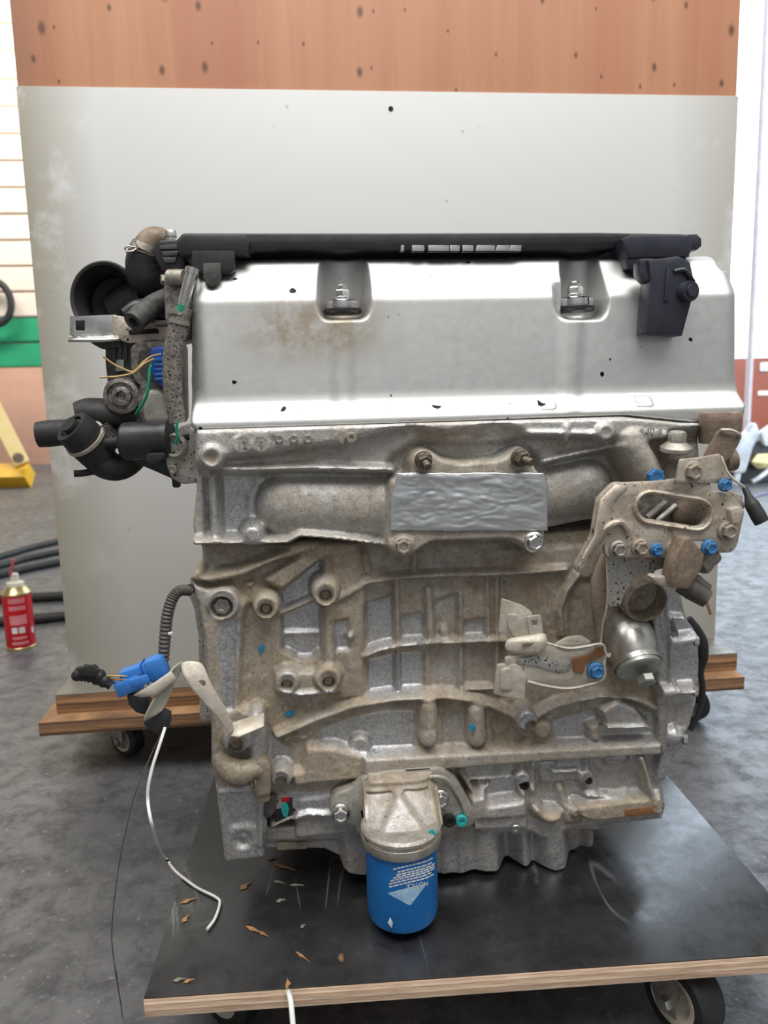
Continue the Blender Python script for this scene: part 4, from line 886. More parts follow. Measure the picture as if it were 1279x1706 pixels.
plate('paint_scuff', [(646, 1538), (650, 1529), (654, 1538), (652, 1546)], FY-RF-.0006, .0008, MT['white_print'], fil, bevel=.0001)
# ---- right hand bracket group
def stad(ax, ay, bx, by, r, n=14):
    t0 = math.atan2(by-ay, bx-ax); o = []
    for i in range(n+1): a = t0-math.pi/2+math.pi*i/n; o.append((bx+r*math.cos(a), by+r*math.sin(a)))
    for i in range(n+1): a = t0+math.pi/2+math.pi*i/n; o.append((ax+r*math.cos(a), ay+r*math.sin(a)))
    return o
mb = plate('mount_bracket', [(1023, 807), (1042, 808), (1083, 806), (1132, 801), (1180, 803), (1184, 822), (1215, 825), (1238, 852), (1226, 907), (1219, 918), (1197, 918), (1192, 900), (1167, 898), (1140, 900), (1136, 926), (1012, 926), (1009, 900), (998, 912), (984, 928), (965, 953), (961, 942), (976, 915), (989, 893), (998, 833)], .632, .007, MT['bracket'], EN, holes=[stad(1084, 845, 1159, 857, 24)], bevel=.002, rc=6)
tube('opening_rim', [P(x, y, .6315) for x, y in stad(1084, 845, 1159, 857, 26)+[stad(1084, 845, 1159, 857, 26)[0]]], .0022, MT['bracket'], mb, 8, 1, straight=True)
ribbon('folded_flange', [[(1024, 806, .632), (1046, 810, .631)], [(999, 832, .626), (1022, 834, .630)], [(990, 892, .622), (1012, 885, .630)], [(962, 942, .618), (984, 925, .626)], [(964, 954, .619), (978, 940, .626)]], .003, MT['bracket'], mb)
tube('rib', [P(1000, 885, .628), P(1018, 873, .627), P(1035, 870, .629), P(1046, 884, .630)], .003, MT['bracket'], mb, 8, 5)
plate('cavity_back', stad(1084, 845, 1159, 857, 30), .662, .004, MT['dirty_alu'], mb, bevel=.0005)
for a, b in (((1078, 862), (1108, 836)), ((1094, 868), (1126, 842))): tube('cavity_rib', [P(*a, .658), P(*b, .658)], .003, MT['cast_plain'], mb, 8, 1, straight=True)
lathe('cavity_lump', P(1140, 856, .664), (0, -1, 0), [(.016, 0), (.014, .006), (.008, .010), (0, .011)], MT['brown'], mb, 18)
us = plate('upper_strap', [(1128, 802), (1134, 767), (1165, 764), (1200, 758), (1206, 780), (1217, 797), (1200, 804)], .630, .004, MT['bracket'], EN, bevel=.001, rc=3, tilt=(.0001, 0))
bolt(us, 1152, 785, .628, 17, 'steel_tan')
ribbon('thin_edge', [[(1200, 760, .630), (1203, 760, .630)], [(1208, 785, .628), (1212, 784, .628)], [(1218, 798, .626), (1222, 797, .626)], [(1240, 814, .622), (1242, 811, .622)]], .002, MT['strap'], us)
for x, y, m, r in ((1029, 915, 'steel', 15), (1066, 912, 'steel_tan', 15), (1093, 916, 'blue_paint', 11), (1123, 914, 'steel_tan', 15), (1211, 884, 'steel_tan', 16), (1181, 912, 'blue_paint', 13)):
    bolt(mb, x, y, .631, r, m, spin=random.random(), label='blue painted bolt head' if m == 'blue_paint' else None)
bolt(head, 1090, 794, .640, 14, 'blue_paint', 'hex', spin=.2, label='blue painted bolt head'); bolt(us, 1207, 808, .630, 11, 'blue_paint', label='blue painted bolt head')
plate('corner_tab', [(1218, 850), (1232, 846), (1238, 852), (1230, 870), (1222, 872)], .625, .010, MT['strap'], mb, bevel=.001, rc=2)
plate('side_fin', [(1208, 818), (1234, 826), (1240, 846), (1216, 850), (1212, 836)], .640, .006, MT['bracket'], mb, bevel=.001, rc=3)
rod = tube('wire_end', [P(1240, 812, .645), P(1246, 826, .640), P(1252, 840, .636), P(1262, 858, .632), P(1269, 870, .630)], [.0025, .0032, .0062, .0068, .0066], MT['rubber'], EN, 12, 6, label='black rubber boot on a thin wire')
lp = plate('spotted_plate', [(1010, 920), (1013, 1000), (1016, 1010), (1032, 1008), (1040, 985), (1058, 962), (1095, 948), (1120, 942), (1134, 935), (1134, 920)], .640, .004, MT['bracket_grey'], EN, bevel=.001, rc=3)
ribbon('hanging_blade', [[(1000, 922, .634), (1010, 922, .636)], [(985, 965, .630), (1010, 965, .640)], [(984, 1005, .632), (1009, 1000, .640)], [(989, 1040, .640), (1004, 1040, .645)], [(992, 1074, .645), (999, 1074, .648)]], .003, MT['brown'], lp, sub=1)
tube('pale_edge', [P(1010, 925, .635), P(1011, 1000, .638), P(1003, 1040, .643), P(1000, 1072, .646)], .0012, MT['strap'], lp, 6, 4)
bb = plate('sensor_bracket', [(1128, 925), (1140, 902), (1150, 900), (1173, 926), (1170, 946), (1158, 964), (1148, 979), (1122, 974), (1120, 960)], .612, .020, MT['brown'], EN, bevel=.002, tilt=(.0003, 0), holes=[circ(1142, 950, 2.5, 6, 12)])
plate('bracket_foot', [(1089, 963), (1112, 964), (1130, 968), (1128, 979), (1104, 974)], .614, .012, MT['strap'], bb, bevel=.002, rc=3)
lathe('threaded_sensor', P(1165, 946, .640), Vector(P(1188, 918, .648))-Vector(P(1165, 946, .640)), [(0, 0), (.007, 0), (.009, .002)]+[(.0092 if i % 2 else .0082, .003+i*.0012) for i in range(10)]+[(.010, .015), (.010, .019), (.006, .020), (0, .020)], MT['steel'], bb, 18)
sp_ = tube('sensor_plug', [P(1130, 974, .640), P(1150, 982, .636), P(1168, 992, .634), P(1178, 998, .632)], [.007, .0095, .009, .0085], MT['sleeve'], EN, 12, 6)
tube('plug_collar', [P(1156, 965, .640), P(1172, 978, .636), P(1182, 982, .634)], [.006, .006, .005], MT['sleeve'], sp_, 10, 5)
tube('copper_wire', [P(1172, 992, .628), P(1178, 1006, .626), P(1184, 1024, .624)], .0014, MT['copper'], sp_, 6, 4)
k = S(1062, 990, .66)
lathe('round_port', P(1062, 988, .684), (0.05, -1, -.18), [(38*k, -.01), (39*k, .010), (37*k, .018), (33*k, .020), (31*k, .017), (29*k, .004), (20*k, 0), (0, -.001)], MT['steel_tan'], EN, 40)
# brown rubber mount and its bracket, hex sensor
k = S(1197, 715, .66); c = P(1197, 738, .662)
rm_ = lathe('mount_bush', c, (0, 0, 1), [(0, 0), (30*k, 0), (31*k, .004), (33*k, .020), (33*k, .024), (30*k, .0275), (22*k, .0285), (20*k, .0275), (0, .0275)], MT['brown'], EN, 36)
plate('bush_bracket', [(1172, 772), (1178, 756), (1196, 722), (1206, 714), (1232, 723), (1229, 741), (1214, 762), (1205, 770)], .636, .004, MT['brown'], rm_, bevel=.001, rc=4, tilt=(0, 0))
tube('bracket_lip', [P(1200, 716, .634), P(1218, 717, .633), P(1231, 724, .634), P(1231, 731, .638)], .0016, MT['strap'], rm_, 6, 5)
tube('side_stub', [P(1205, 768, .650), P(1222, 765, .650)], .010, MT['brown'], rm_, 14, 1, straight=True)
k = S(1125, 745, .65)
hs_ = lathe('hex_sensor', P(1125, 754, .652), (0, -.15, 1), [(0, 0), (20*k, 0), (25*k, .002), (25*k, .005), (16*k, .009), (13*k, .010)], MT['cast_plain'], EN, 30)
lathe('hex_head', P(1125, 754, .652), (0, -.15, 1), [(14*k, .009), (14*k, .017), (12*k, .019), (0, .019)], MT['cast_plain'], hs_, 6)
# ---- tensioner dome with hex cap
dm_ax = Vector((.04, -.74, -.67)).normalized(); dm_o = Vector(P(1046, 1064, .682))
dome = lathe('tensioner_housing', dm_o, dm_ax, [(.0, -.028), (.012, -.026), (.021, -.016), (.0245, -.006), (.0252, .002), (.0245, .010), (.0222, .018), (.0208, .022), (.0204, .023), (.0222, .024), (.0222, .029)], MT['dome'], EN, 48)
lathe('cap', dm_o, dm_ax, [(.0215, .0285), (.0212, .0325), (.0195, .0340), (0, .0342)], MT['cap_green'], dome, 48)
lathe('hex_nut', dm_o+dm_ax*.0335+Vector((.004, -.002, -.006)), dm_ax, [(.0085, 0), (.0085, .006), (.0075, .0072), (0, .0072)], MT['cap_green'], dome, 6, 20)
# ---- cream clip bracket
cb = plate('clip_bracket', [(836, 998), (868, 1009), (886, 1021), (885, 1062), (848, 1066), (846, 1060), (831, 1053)], .654, .0025, MT['strap'], EN, bevel=.0006, rc=3, tilt=(-.0002, 0))
plate('square_tab', [(879, 1028), (900, 1025), (904, 1058), (883, 1062)], .648, .0025, MT['strap'], cb, bevel=.0005, holes=[[(884, 1033), (896, 1032), (896, 1043), (885, 1044)]], rc=2)
plate('raised_pad', [(846, 1024), (874, 1026), (876, 1058), (856, 1060), (848, 1046)], .6525, .002, MT['strap'], cb, bevel=.0008, rc=5)
ribbon('fold', [[(838, 1085, .652), (842, 1068, .652), (850, 1064, .655)], [(870, 1090, .647), (872, 1066, .644), (874, 1060, .650)], [(898, 1090, .643), (905, 1068, .640), (904, 1056, .648)], [(908, 1078, .646), (911, 1066, .646), (906, 1055, .650)]], .0025, MT['strap'], cb, sub=2)
plate('slot_mark', [(870, 1073), (892, 1070), (893, 1074), (871, 1077)], .6425, .001, MT['brown'], cb, bevel=.0002)
arm = plate('arm', [(842, 1096), (880, 1088), (908, 1074), (945, 1081), (985, 1077), (1003, 1074), (1010, 1092), (1006, 1128), (972, 1143), (940, 1147), (905, 1141), (878, 1136), (873, 1112), (862, 1108), (843, 1106)], .650, .003, MT['strap'], cb, bevel=.0006, rc=3)
plate('arm_rib', [(862, 1100), (895, 1094), (950, 1106), (948, 1116), (930, 1120), (895, 1108), (864, 1106)], .6485, .003, MT['bracket_grey'], cb, bevel=.0015, rc=4)
tube('arm_lip', [P(910, 1071, .644), P(945, 1080, .643), P(975, 1077, .643), P(1002, 1073, .644), P(1009, 1088, .644), P(1014, 1094, .643), P(1016, 1088, .643)], .0013, MT['strap'], cb, 6, 5)
tube('arm_lip', [P(878, 1135, .646), P(905, 1142, .645), P(940, 1147, .644), P(972, 1143, .644), P(1005, 1130, .645), P(1006, 1100, .646)], .0013, MT['strap'], cb, 6, 5)
plate('raised_loop', [(925, 1074), (945, 1063), (968, 1060), (985, 1070), (975, 1078), (945, 1081)], .648, .003, MT['strap'], cb, bevel=.0008, rc=5, holes=[circ(961, 1070, 4, 2, 10)])
plate('rust_patch', [(953, 1098), (980, 1092), (1004, 1076), (1009, 1090), (990, 1098), (975, 1106), (972, 1122), (956, 1120)], .6478, .0012, MT['rust'], cb, bevel=.0002, rc=3)
lt = plate('lower_tab', [(829, 1108), (850, 1106), (866, 1110), (875, 1125), (873, 1166), (836, 1159), (823, 1156)], .650, .003, MT['strap'], cb, bevel=.0006, rc=3, tilt=(-.0001, 0))
plate('raised_pad', [(836, 1116), (850, 1114), (852, 1150), (834, 1148)], .6490, .002, MT['strap'], cb, bevel=.0008, rc=4)
bolt(cb, 992, 1117, .648, 14, 'blue_paint', label='blue painted bolt head')
# ---- timing cover
tc = Relief(.684, 1080, 965, 1178, 1308, .0011, .12)
tc.poly([(1080, 960), (1113, 960), (1118, 1060), (1118, 1150), (1108, 1245), (1080, 1320)], .006, .004, 'set', .25)
tc.line([(1108, 975), (1114, 1030), (1118, 1060), (1118, 1150), (1110, 1240), (1096, 1300)], 5, .011, .003, 'max', 0)
tc.line([(1100, 975), (1104, 1030), (1108, 1060)], 5, .009, .003, 'max', .1)
tc.line([(1128, 1072), (1160, 1068)], 24, .014, .004, 'max', .1, rnd=True); tc.line([(1100, 1158), (1158, 1152)], 24, .018, .004, 'max', .2, rnd=True)
tc.circ(1128, 1232, 20, .012, .006, 'max', .1, dome=True); tc.line([(1128, 1045), (1136, 1080)], 6, .012, .003, 'max', 0); tc.line([(1118, 1030), (1142, 1032)], 6, .012, .003, 'max', .1)
tc.poly([(1122, 1095), (1150, 1092), (1150, 1135), (1122, 1138)], -.002, .005, 'set', .1); tc.poly([(1122, 1172), (1150, 1168), (1146, 1212), (1122, 1212)], -.002, .005, 'set', .3)
tim = tc.build('timing_cover', [(1098, 975), (1132, 972), (1142, 1020), (1146, 1034), (1158, 1050), (1164, 1070), (1166, 1110), (1161, 1170), (1150, 1212), (1140, 1226), (1142, 1240), (1124, 1262), (1108, 1302), (1088, 1300), (1096, 1255), (1092, 1180), (1090, 1100), (1084, 1030)], .10, MT['cast'], EN, .0003, 1, edge=.003, rc=4)
tube('black_seal', [P(1146, 1030, .700), P(1158, 1048, .698), P(1168, 1068, .698), P(1171, 1095, .70), P(1167, 1120, .70), P(1170, 1150, .70), P(1164, 1185, .70), P(1150, 1216, .70)], [.004, .0055, .006, .005, .003, .003, .003, .0025], MT['black'], tim, 10, 6)
bolt(tim, 1155, 1152, .672, 8, 'dome', 'hex', (1, -.3, 0)); bolt(tim, 1157, 1068, .674, 8, 'dome', 'hex', (1, -.3, 0)); bolt(tim, 1138, 1232, .678, 8, 'dome', 'hex', (1, -.3, 0))
# ---- crank sensor and its dark socket
cs_ = tube('crank_sensor', [P(362, 1262, .668), P(378, 1278, .660), P(398, 1288, .656), P(420, 1282, .658), P(432, 1284, .660)], [.007, .010, .013, .009, .008], MT['beige_plastic'], EN, 16, 6)
plate('sensor_body', [(414, 1276), (440, 1272), (447, 1280), (447, 1322), (428, 1326), (420, 1312), (416, 1296)], .654, .016, MT['beige_plastic'], cs_, bevel=.002, rc=3)
plate('sensor_tip', [(425, 1322), (446, 1319), (446, 1334), (430, 1338), (425, 1332)], .657, .012, MT['beige_plastic'], cs_, bevel=.0015, rc=2)
for x in (418, 424): plate('fin', [(x, 1300), (x+3, 1300), (x+3, 1318), (x, 1318)], .652, .004, MT['beige_plastic'], cs_, bevel=.0004)
plate('sensor_seal', [(385, 1298), (408, 1300), (404, 1312), (388, 1310)], .664, .008, MT['dirty_black'], cs_, bevel=.001, rc=3)
sk = plate('socket_plug', [(441, 1332), (458, 1330), (456, 1352), (446, 1362), (440, 1352)], .682, .01, MT['sleeve'], bed, bevel=.002, rc=3)
plate('socket_block', [(458, 1331), (487, 1329), (487, 1367), (460, 1369)], .690, .02, MT['black'], bed, bevel=.001)
plate('paint_mark', [(470, 1340), (478, 1338), (481, 1348), (478, 1362), (472, 1360), (468, 1350)], .6893, .001, MT['teal'], bed, bevel=.0001, rc=2)
plate('paint_mark', [(468, 1330), (482, 1329), (482, 1335), (470, 1336)], .6893, .001, MT['can_red'], bed, bevel=.0001)
# ---- left side: intake boot, valves, hoses
def T(name, pts, rpx, mat, par, **kw):
    kk = S(250, 650, pts[0][2]); r_ = [x*kk for x in rpx] if isinstance(rpx, (list, tuple)) else rpx*kk
    return tube(name, [P(*p) for p in pts], r_, MT[mat], par, **kw)
def PL(name, pts, Y, th, mat, par, **kw): return plate(name, pts, Y, th, MT[mat], par, **kw)
k = S(175, 500, .76)
ib = lathe('intake_boot', P(174, 497, .76), (-.10, -1, .06), [(0, -.07), (40*k, -.068), (46*k, -.04), (56*k, -.025), (60*k, -.006), (60*k, -.001), (57*k, .001), (53*k, 0), (50*k, -.006), (44*k, -.012), (42*k, -.03), (0, -.045)], MT['rubber'], EN, 48, squash=(1, 1.06))
T('boot_neck', [(205, 520, .80), (235, 500, .79), (270, 480, .78)], [40, 38, 34], 'rubber', ib, seg=20)
T('boot_outlet', [(285, 472, .768), (262, 474, .764), (243, 462, .758), (238, 440, .755), (240, 420, .752)], [24, 26, 29, 28, 25], 'rubber', ib, seg=22)
T('outlet_pipe', [(240, 424, .752), (244, 408, .752), (256, 397, .754), (274, 398, .758)], [22, 20, 19, 17], 'brown', ib, seg=20)
T('clamp_band', [(239, 418, .752), (243, 408, .752)], [24, 22], 'steel', ib, seg=20)
T('clamp_ear', [(230, 412, .740), (222, 418, .738), (210, 420, .738), (208, 414, .738), (212, 410, .738), (228, 412, .740)], 1.6, 'steel', ib, seg=6, straight=True, n=1)
T('clamp_wire', [(225, 400, .738), (228, 410, .738), (230, 420, .739)], 1.4, 'steel', ib, seg=6)
vb = PL('valve_block', [(265, 404), (302, 402), (306, 420), (306, 452), (284, 456), (270, 444), (262, 430)], .722, .05, 'black', EN, bevel=.002, rc=4)
PL('rib', [(268, 410), (298, 408), (298, 413), (268, 414)], .7195, .004, 'dirty_black', vb, bevel=.001)
PL('rib', [(270, 420), (296, 419), (294, 424), (272, 425)], .7195, .004, 'dirty_black', vb, bevel=.001)
PL('rib', [(272, 430), (292, 430), (290, 436), (275, 436)], .7195, .004, 'dirty_black', vb, bevel=.001)
k = S(285, 400, .735)
lathe('nipple', P(285, 406, .74), (0, 0, 1), [(9*k, -.004), (9*k, 10*k), (11*k, 11*k), (11*k, 17*k), (9.5*k, 21*k), (7*k, 21*k), (6.5*k, 5*k), (0, 5*k)], MT['silver'], vb, 28)
sbk = PL('support_bracket', [(117, 528), (192, 525), (192, 558), (117, 560)], .735, .003, 'silver', EN, bevel=.0006, holes=[[(125, 533), (142, 533), (142, 552), (125, 551)]])
PL('hole_shade_plate', [(119, 530), (150, 530), (150, 556), (119, 557)], .742, .006, 'black', sbk, bevel=.0005)  # black plate added so the square hole reads as shaded
ribbon('lower_flange', [[(117, 559, .735), (113, 568, .722)], [(170, 558, .735), (172, 568, .722)], [(196, 556, .735), (200, 566, .724)]], .003, MT['silver'], sbk)
PL('tan_web', [(188, 526), (208, 530), (282, 536), (284, 560), (262, 568), (214, 570), (198, 564), (190, 556)], .732, .004, 'bracket', sbk, bevel=.001, rc=4)
PL('dark_lug', [(152, 568), (160, 560), (180, 558), (196, 566), (200, 576), (170, 578)], .738, .01, 'dirty_black', sbk, bevel=.002, rc=4)
PL('slot', [(214, 550), (262, 548), (264, 554), (216, 557)], .7305, .003, 'hole', sbk, bevel=.0005, rc=2)
vn = T('vacuum_valve', [(222, 537, .708), (236, 524, .716), (256, 508, .728), (280, 494, .738)], [18, 19, 18, 16], 'dirty_black', EN, seg=20, hollow=.5)
T('vacuum_port', [(258, 540, .722), (284, 540, .722)], 4, 'dirty_black', vn, seg=8)
T('vacuum_body', [(206, 524, .738), (230, 514, .742), (262, 520, .745), (284, 522, .745)], [10, 16, 22, 22], 'black', vn, seg=14)
ab = PL('outlet_casting', [(277, 464), (290, 452), (313, 456), (316, 500), (310, 560), (290, 565), (280, 530)], .706, .05, 'dirty_alu', EN, bevel=.003, rc=5)
bolt(ab, 275, 466, .712, 9, 'steel', 'hex', (-1, -.3, 0)); T('casting_neck', [(282, 462, .705), (308, 462, .698)], 13, 'cast_plain', ab, seg=16)
pp = T('coolant_pipe', [(322, 446, .688), (312, 480, .688), (304, 515, .690)], 10, 'silver', EN, seg=20, hollow=.8)
T('pipe_bead', [(321, 447, .688), (319, 456, .688)], [12.5, 12.5], 'silver', pp, seg=20); T('green_residue', [(302, 508, .684), (300, 520, .684)], 6, 'green_wire', pp, seg=8)
hs = T('coolant_hose', [(306, 512, .690), (298, 540, .690), (290, 580, .690), (287, 620, .690), (289, 660, .690), (297, 704, .690)], [15, 17, 17, 17, 16, 15], 'hose_grey', EN, seg=20)
T('hose_clamp', [(299, 534, .690), (298, 541, .690)], 18.5, 'steel', hs, seg=20); T('hose_clamp', [(300, 520, .690), (299, 526, .690)], 17.5, 'dirty_alu', hs, seg=20)
T('green_drip', [(295, 703, .674), (294, 716, .675), (295, 728, .676), (293, 740, .678)], 2.6, 'green_wire', hs, seg=8)
th_ = PL('throttle_body', [(180, 572), (215, 566), (232, 566), (236, 590), (232, 612), (238, 632), (230, 640), (184, 638), (180, 605)], .742, .05, 'dirty_black', EN, bevel=.003, rc=3)
for x in (188, 198, 208, 218): PL('fin', [(x, 576), (x+3, 576), (x+3, 600), (x, 600)], .7395, .004, 'dirty_black', th_, bevel=.0005)
PL('label_chip', [(194, 600), (205, 600), (206, 617), (193, 618)], .7385, .003, 'cap_green', th_, bevel=.0005)
PL('side_housing', [(222, 580), (236, 568), (272, 566), (292, 572), (294, 700), (272, 706), (238, 700), (234, 672), (238, 640), (228, 632), (222, 612)], .732, .06, 'dirty_alu', th_, bevel=.003, rc=5)
PL('side_recess', [(232, 586), (262, 578), (282, 580), (284, 660), (256, 668), (244, 650), (246, 632), (234, 622), (230, 604)], .7308, .004, 'dirty_black', th_, bevel=.0006, rc=4)
k = S(205, 660, .735)
sv = lathe('servo_motor', P(206, 660, .742), (-.05, -1, 0), [(33*k, -.02), (33*k, .004), (30*k, .008), (24*k, .009), (23*k, .006), (18*k, .006), (16*k, .009), (9*k, .010), (7*k, .007), (0, .007)], MT['dirty_alu'], th_, 36)
PL('servo_flange', [(176, 650), (184, 636), (232, 634), (242, 650), (240, 690), (232, 706), (182, 702), (176, 686)], .744, .02, 'dirty_alu', th_, bevel=.003, rc=6)
PL('white_lug', [(243, 662), (252, 655), (270, 658), (274, 680), (284, 700), (266, 704), (246, 700)], .722, .02, 'cast_plain', th_, bevel=.004, rc=5)
bc_ = PL('deep_blue_plug', [(254, 582), (274, 580), (276, 642), (264, 638), (254, 616)], .716, .014, 'blue_dark', EN, bevel=.002, rc=3)
for y in (598, 606, 614, 622, 630): PL('plug_rib', [(258, y), (274, y-1), (274, y+2), (259, y+3)], .7145, .003, 'blue_plug', bc_, bevel=.0005)
T('tan_wire', [(268, 590, .712), (252, 594, .708), (238, 604, .704), (222, 619, .702), (204, 614, .702), (188, 606, .700), (172, 594, .698)], 1.7, 'tan_wire', bc_, seg=8)
T('tan_wire', [(256, 598, .708), (240, 606, .703), (222, 621, .701), (196, 627, .699), (166, 629, .697)], 1.7, 'tan_wire', bc_, seg=8)
T('green_wire', [(254, 604, .710), (249, 616, .706), (248, 640, .704), (242, 664, .704), (230, 684, .708), (226, 690, .714)], 2.6, 'green_wire', bc_, seg=8)
# lower left hoses and solenoid
wo = T('water_outlet', [(118, 710, .715), (132, 722, .720), (150, 740, .728), (166, 756, .735)], [31, 34, 35, 34], 'rubber', EN, seg=28, hollow=.72)
T('cream_clamp', [(140, 729, .7235), (144, 733, .7255)], 37.5, 'strap', wo, seg=28); T('inner_tube', [(121, 713, .712), (134, 724, .718)], 19, 'black', wo, seg=20, hollow=.75)
T('side_mouth', [(64, 724, .742), (84, 722, .742), (112, 720, .742), (136, 720, .745)], [22, 23, 22, 24], 'rubber', wo, seg=22, hollow=.8)
T('upper_tube', [(128, 694, .748), (150, 690, .750), (190, 692, .752), (228, 694, .755)], [24, 28, 28, 28], 'rubber', wo, seg=22)
T('elbow', [(158, 750, .735), (176, 772, .735), (200, 778, .738), (222, 764, .742), (236, 740, .745)], [32, 27, 23, 22, 20], 'rubber', wo, seg=22)
T('drain_stub', [(123, 789, .728), (140, 788, .730), (172, 782, .735)], 6, 'rubber', wo, seg=12, hollow=.6)
T('ribbed_wrap', [(170, 712, .730), (182, 730, .728), (196, 744, .728)], [14, 17, 14], 'dirty_black', wo, seg=12, n=16, corr=(.10, .7))
k = S(245, 733, .712); a_ = Vector(P(202, 736, .715)); b_ = Vector(P(288, 732, .712)); L = (b_-a_).length
so = lathe('solenoid_valve', a_, b_-a_, [(0, 0), (26*k, 0), (32*k, .003), (33*k, .008), (33*k, L-.010), (34*k, L-.008), (34*k, L-.003), (30*k, L), (0, L)], MT['black'], EN, 36)
T('stub', [(285, 728, .708), (317, 727, .704)], 7.5, 'black', so, seg=14, hollow=.6); T('left_stub', [(168, 738, .722), (204, 736, .718)], [9, 10], 'rubber', so, seg=14)
PL('clip', [(246, 758), (272, 756), (272, 764), (258, 770), (244, 768)], .690, .006, 'black', so, bevel=.001, rc=2)
PL('solenoid_bracket', [(222, 768), (240, 762), (286, 764), (302, 792), (298, 811), (289, 811), (287, 796), (260, 784)], .718, .004, 'black', EN, bevel=.001, rc=2)
el = PL('end_flange', [(284, 744), (304, 716), (326, 718), (328, 798), (304, 800), (290, 792), (282, 770)], .702, .05, 'bracket_grey', EN, bevel=.004, rc=5)
bolt(el, 290, 782, .700, 8, 'steel', 'hex', (-.3, -1, 0))
k = S(300, 745, .70); lathe('port_ring', P(296, 742, .704), (-.4, -1, 0), [(20*k, 0), (22*k, .004), (18*k, .007), (14*k, .004), (0, .002)], MT['bracket_grey'], el, 24)
T('rail_edge', [(327, 720, .682), (330, 800, .682), (338, 905, .684)], 3, 'cast_plain', el, seg=8)
# ---- loose harness at the lower left
hp = PL('edge_plate', [(312, 978), (322, 972), (336, 1000), (340, 1060), (346, 1150), (352, 1200), (336, 1200), (334, 1060), (326, 1012)], .700, .03, 'bracket_grey', EN, bevel=.002, rc=3)
cdt = T('conduit', [(316, 984, .680), (300, 984, .672), (288, 996, .668), (279, 1024, .664), (275, 1060, .662), (272, 1100, .660)], [9, 9, 10, 10, 10, 9.5], 'sleeve', EN, seg=16, n=22, corr=(.10, .5))
T('frayed_tape', [(320, 980, .682), (306, 982, .676), (298, 979, .672)], [9, 7, 4], 'rubber', cdt, seg=10); PL('white_tag', [(280, 1054), (287, 1053), (287, 1057), (280, 1058)], .6555, .001, 'white_print', cdt, bevel=.0001)
def rotbox(name, cpx, size, ang, mat, par, bevel, tilt=0):
    c_ = P(*cpx); kk = S(*cpx); return box(name, c_, (size[0]*kk, size[2]*kk, size[1]*kk), MT[mat], par, bevel, Matrix.Rotation(ang, 3, 'Y') @ Matrix.Rotation(tilt, 3, 'Z'))
bp_ = rotbox('blue_connector', (238, 1121, .655), (72, 34, 30), -.28, 'blue_plug', EN, .003); bp_['label'] = 'bright blue plastic wiring connector'
rotbox('connector_collar', (262, 1112, .655), (34, 40, 34), -.28, 'blue_plug', bp_, .003); rotbox('connector_seam', (243, 1119, .655), (2.5, 39, 34), -.28, 'blue_dark', bp_, .0006)
rotbox('pin_shell', (216, 1140, .652), (46, 26, 26), -.35, 'blue_plug', bp_, .002); rotbox('latch', (232, 1135, .638), (34, 16, 8), -.28, 'blue_plug', bp_, .0015)
for i, (x, y) in enumerate(((198, 1128), (200, 1134), (203, 1140), (206, 1146))):
    T('pin_wire', [(x-22, y-2-i*3, .652), (x-8, y-2, .648), (x+14, y-2, .648)], 1.8, ('tan_wire', 'copper', 'blue_dark', 'tan_wire')[i], bp_, seg=6)
tb = T('taped_bundle', [(124, 1128, .654), (136, 1122, .652), (152, 1122, .652), (170, 1132, .652), (186, 1142, .652)], [8, 14, 16, 13, 8], 'rubber', bp_, seg=10, n=5, corr=(.12, .63))
PL('tape_flap', [(127, 1115), (150, 1109), (165, 1118), (160, 1126), (140, 1126)], .641, .003, 'rubber', bp_, bevel=.0005, rc=2)
ribbon('loose_strap', [[(286, 1114, .642), (300, 1101, .652), (312, 1102, .654)], [(270, 1138, .638), (288, 1126, .646), (296, 1124, .650)], [(252, 1170, .634), (268, 1165, .640), (282, 1162, .644)], [(234, 1206, .632), (250, 1196, .636), (272, 1186, .640)]], .002, simple('grey_strap', (.36, .34, .29), (.28, .26, .22), 50, .6), EN, sub=2)
ribbon('pale_tongue', [[(222, 1158, .636), (236, 1162, .636)], [(250, 1142, .634), (262, 1158, .634)], [(285, 1118, .640), (294, 1130, .642)]], .002, MT['strap'], bp_)
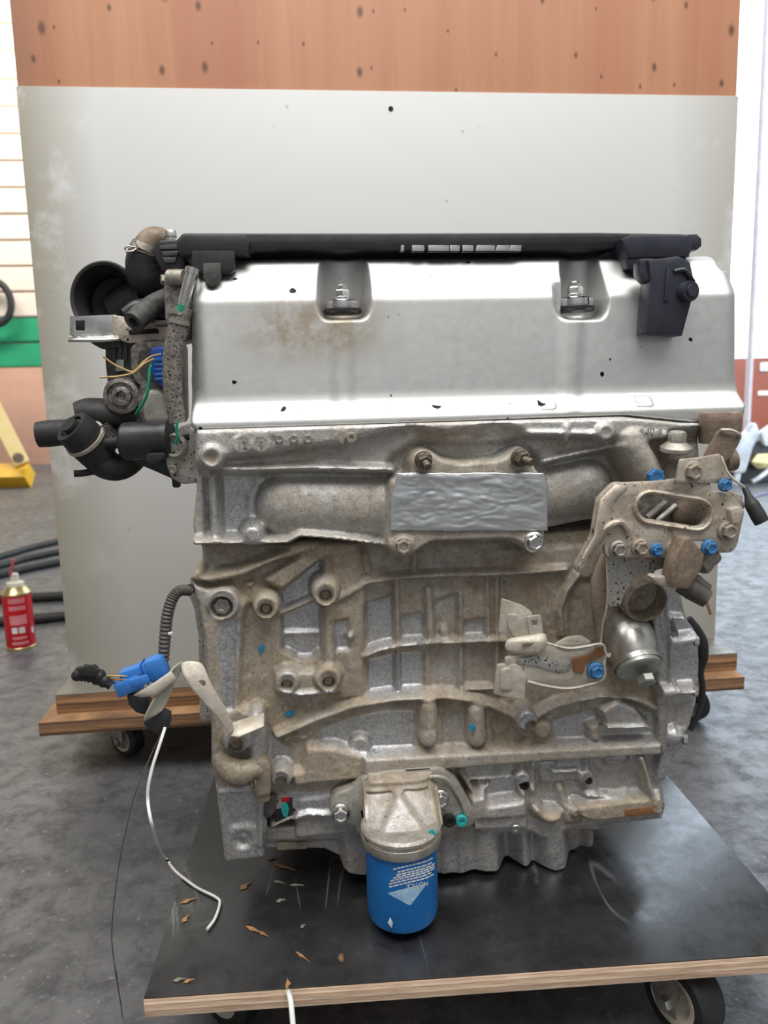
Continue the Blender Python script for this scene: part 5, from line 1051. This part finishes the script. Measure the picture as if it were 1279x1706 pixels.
hk = ribbon('hooked_strap', [[(298, 1104, .652), (318, 1100, .648), (338, 1104, .650)], [(306, 1126, .642), (326, 1122, .642), (344, 1122, .646)], [(320, 1150, .640), (338, 1148, .640), (354, 1146, .644)], [(350, 1180, .640), (362, 1178, .641), (374, 1176, .644)], [(372, 1206, .641), (380, 1204, .642), (386, 1200, .645)], [(380, 1226, .642), (384, 1223, .643), (390, 1219, .645)]], .0025, MT['strap'], EN, sub=2, label='cream metal strap bent like a hook')
ribbon('hook_foot', [[(380, 1226, .642), (384, 1206, .655)], [(398, 1229, .644), (400, 1200, .660)], [(440, 1211, .650), (440, 1188, .666)]], .0025, MT['strap'], hk)
PL('hole', circ(336, 1138, 6, 5, 12), .6405, .0012, 'brown', hk, bevel=.0001)
k1 = PL('black_clip', [(213, 1160), (240, 1156), (246, 1176), (244, 1190), (228, 1186), (216, 1174)], .648, .014, 'black', EN, bevel=.001, rc=1)
PL('clip_end', [(240, 1205), (268, 1188), (280, 1194), (280, 1210), (262, 1222), (250, 1216)], .640, .012, 'black', k1, bevel=.001, rc=1)
# white wire drooping to the deck, and a hair thin black one to the floor
wp = [P(275, 1212, .640), P(266, 1240, .630), P(252, 1285, .620), P(246, 1330, .615), P(256, 1385, .612)]
wp += [np.array(G(272, 1424, ZB+.010)), np.array(G(290, 1449, ZB+.0025))]+[np.array(G(x, y, ZB+.0025)) for x, y in ((310, 1466), (330, 1480), (358, 1494), (366, 1504), (358, 1530), (345, 1548))]
T('white_wire', [], 1, 'white_wire', EN) if False else tube('white_wire', wp, .0014, MT['white_wire'], EN, 8, 8)
bw = [P(268, 1222, .640), P(250, 1262, .620), P(226, 1320, .600), P(206, 1400, .580), P(194, 1470, .56), P(186, 1560, .535), P(196, 1640, .52)]
bw += [np.array(G(x, y, .002)) for x, y in ((203, 1690), (200, 1730))]
tag(tube('thin_wire', bw, .0005, MT['black'], None, 6, 8), 'hair thin black wire drooping from the harness to the floor', 'wire')  # thin harness wire, modelled as a separate object
_ww = [o for o in EN.children if o.name.startswith('white_wire')][0]
for v in _ww.data.vertices: v.co.z = max(v.co.z, ZB+.0006)
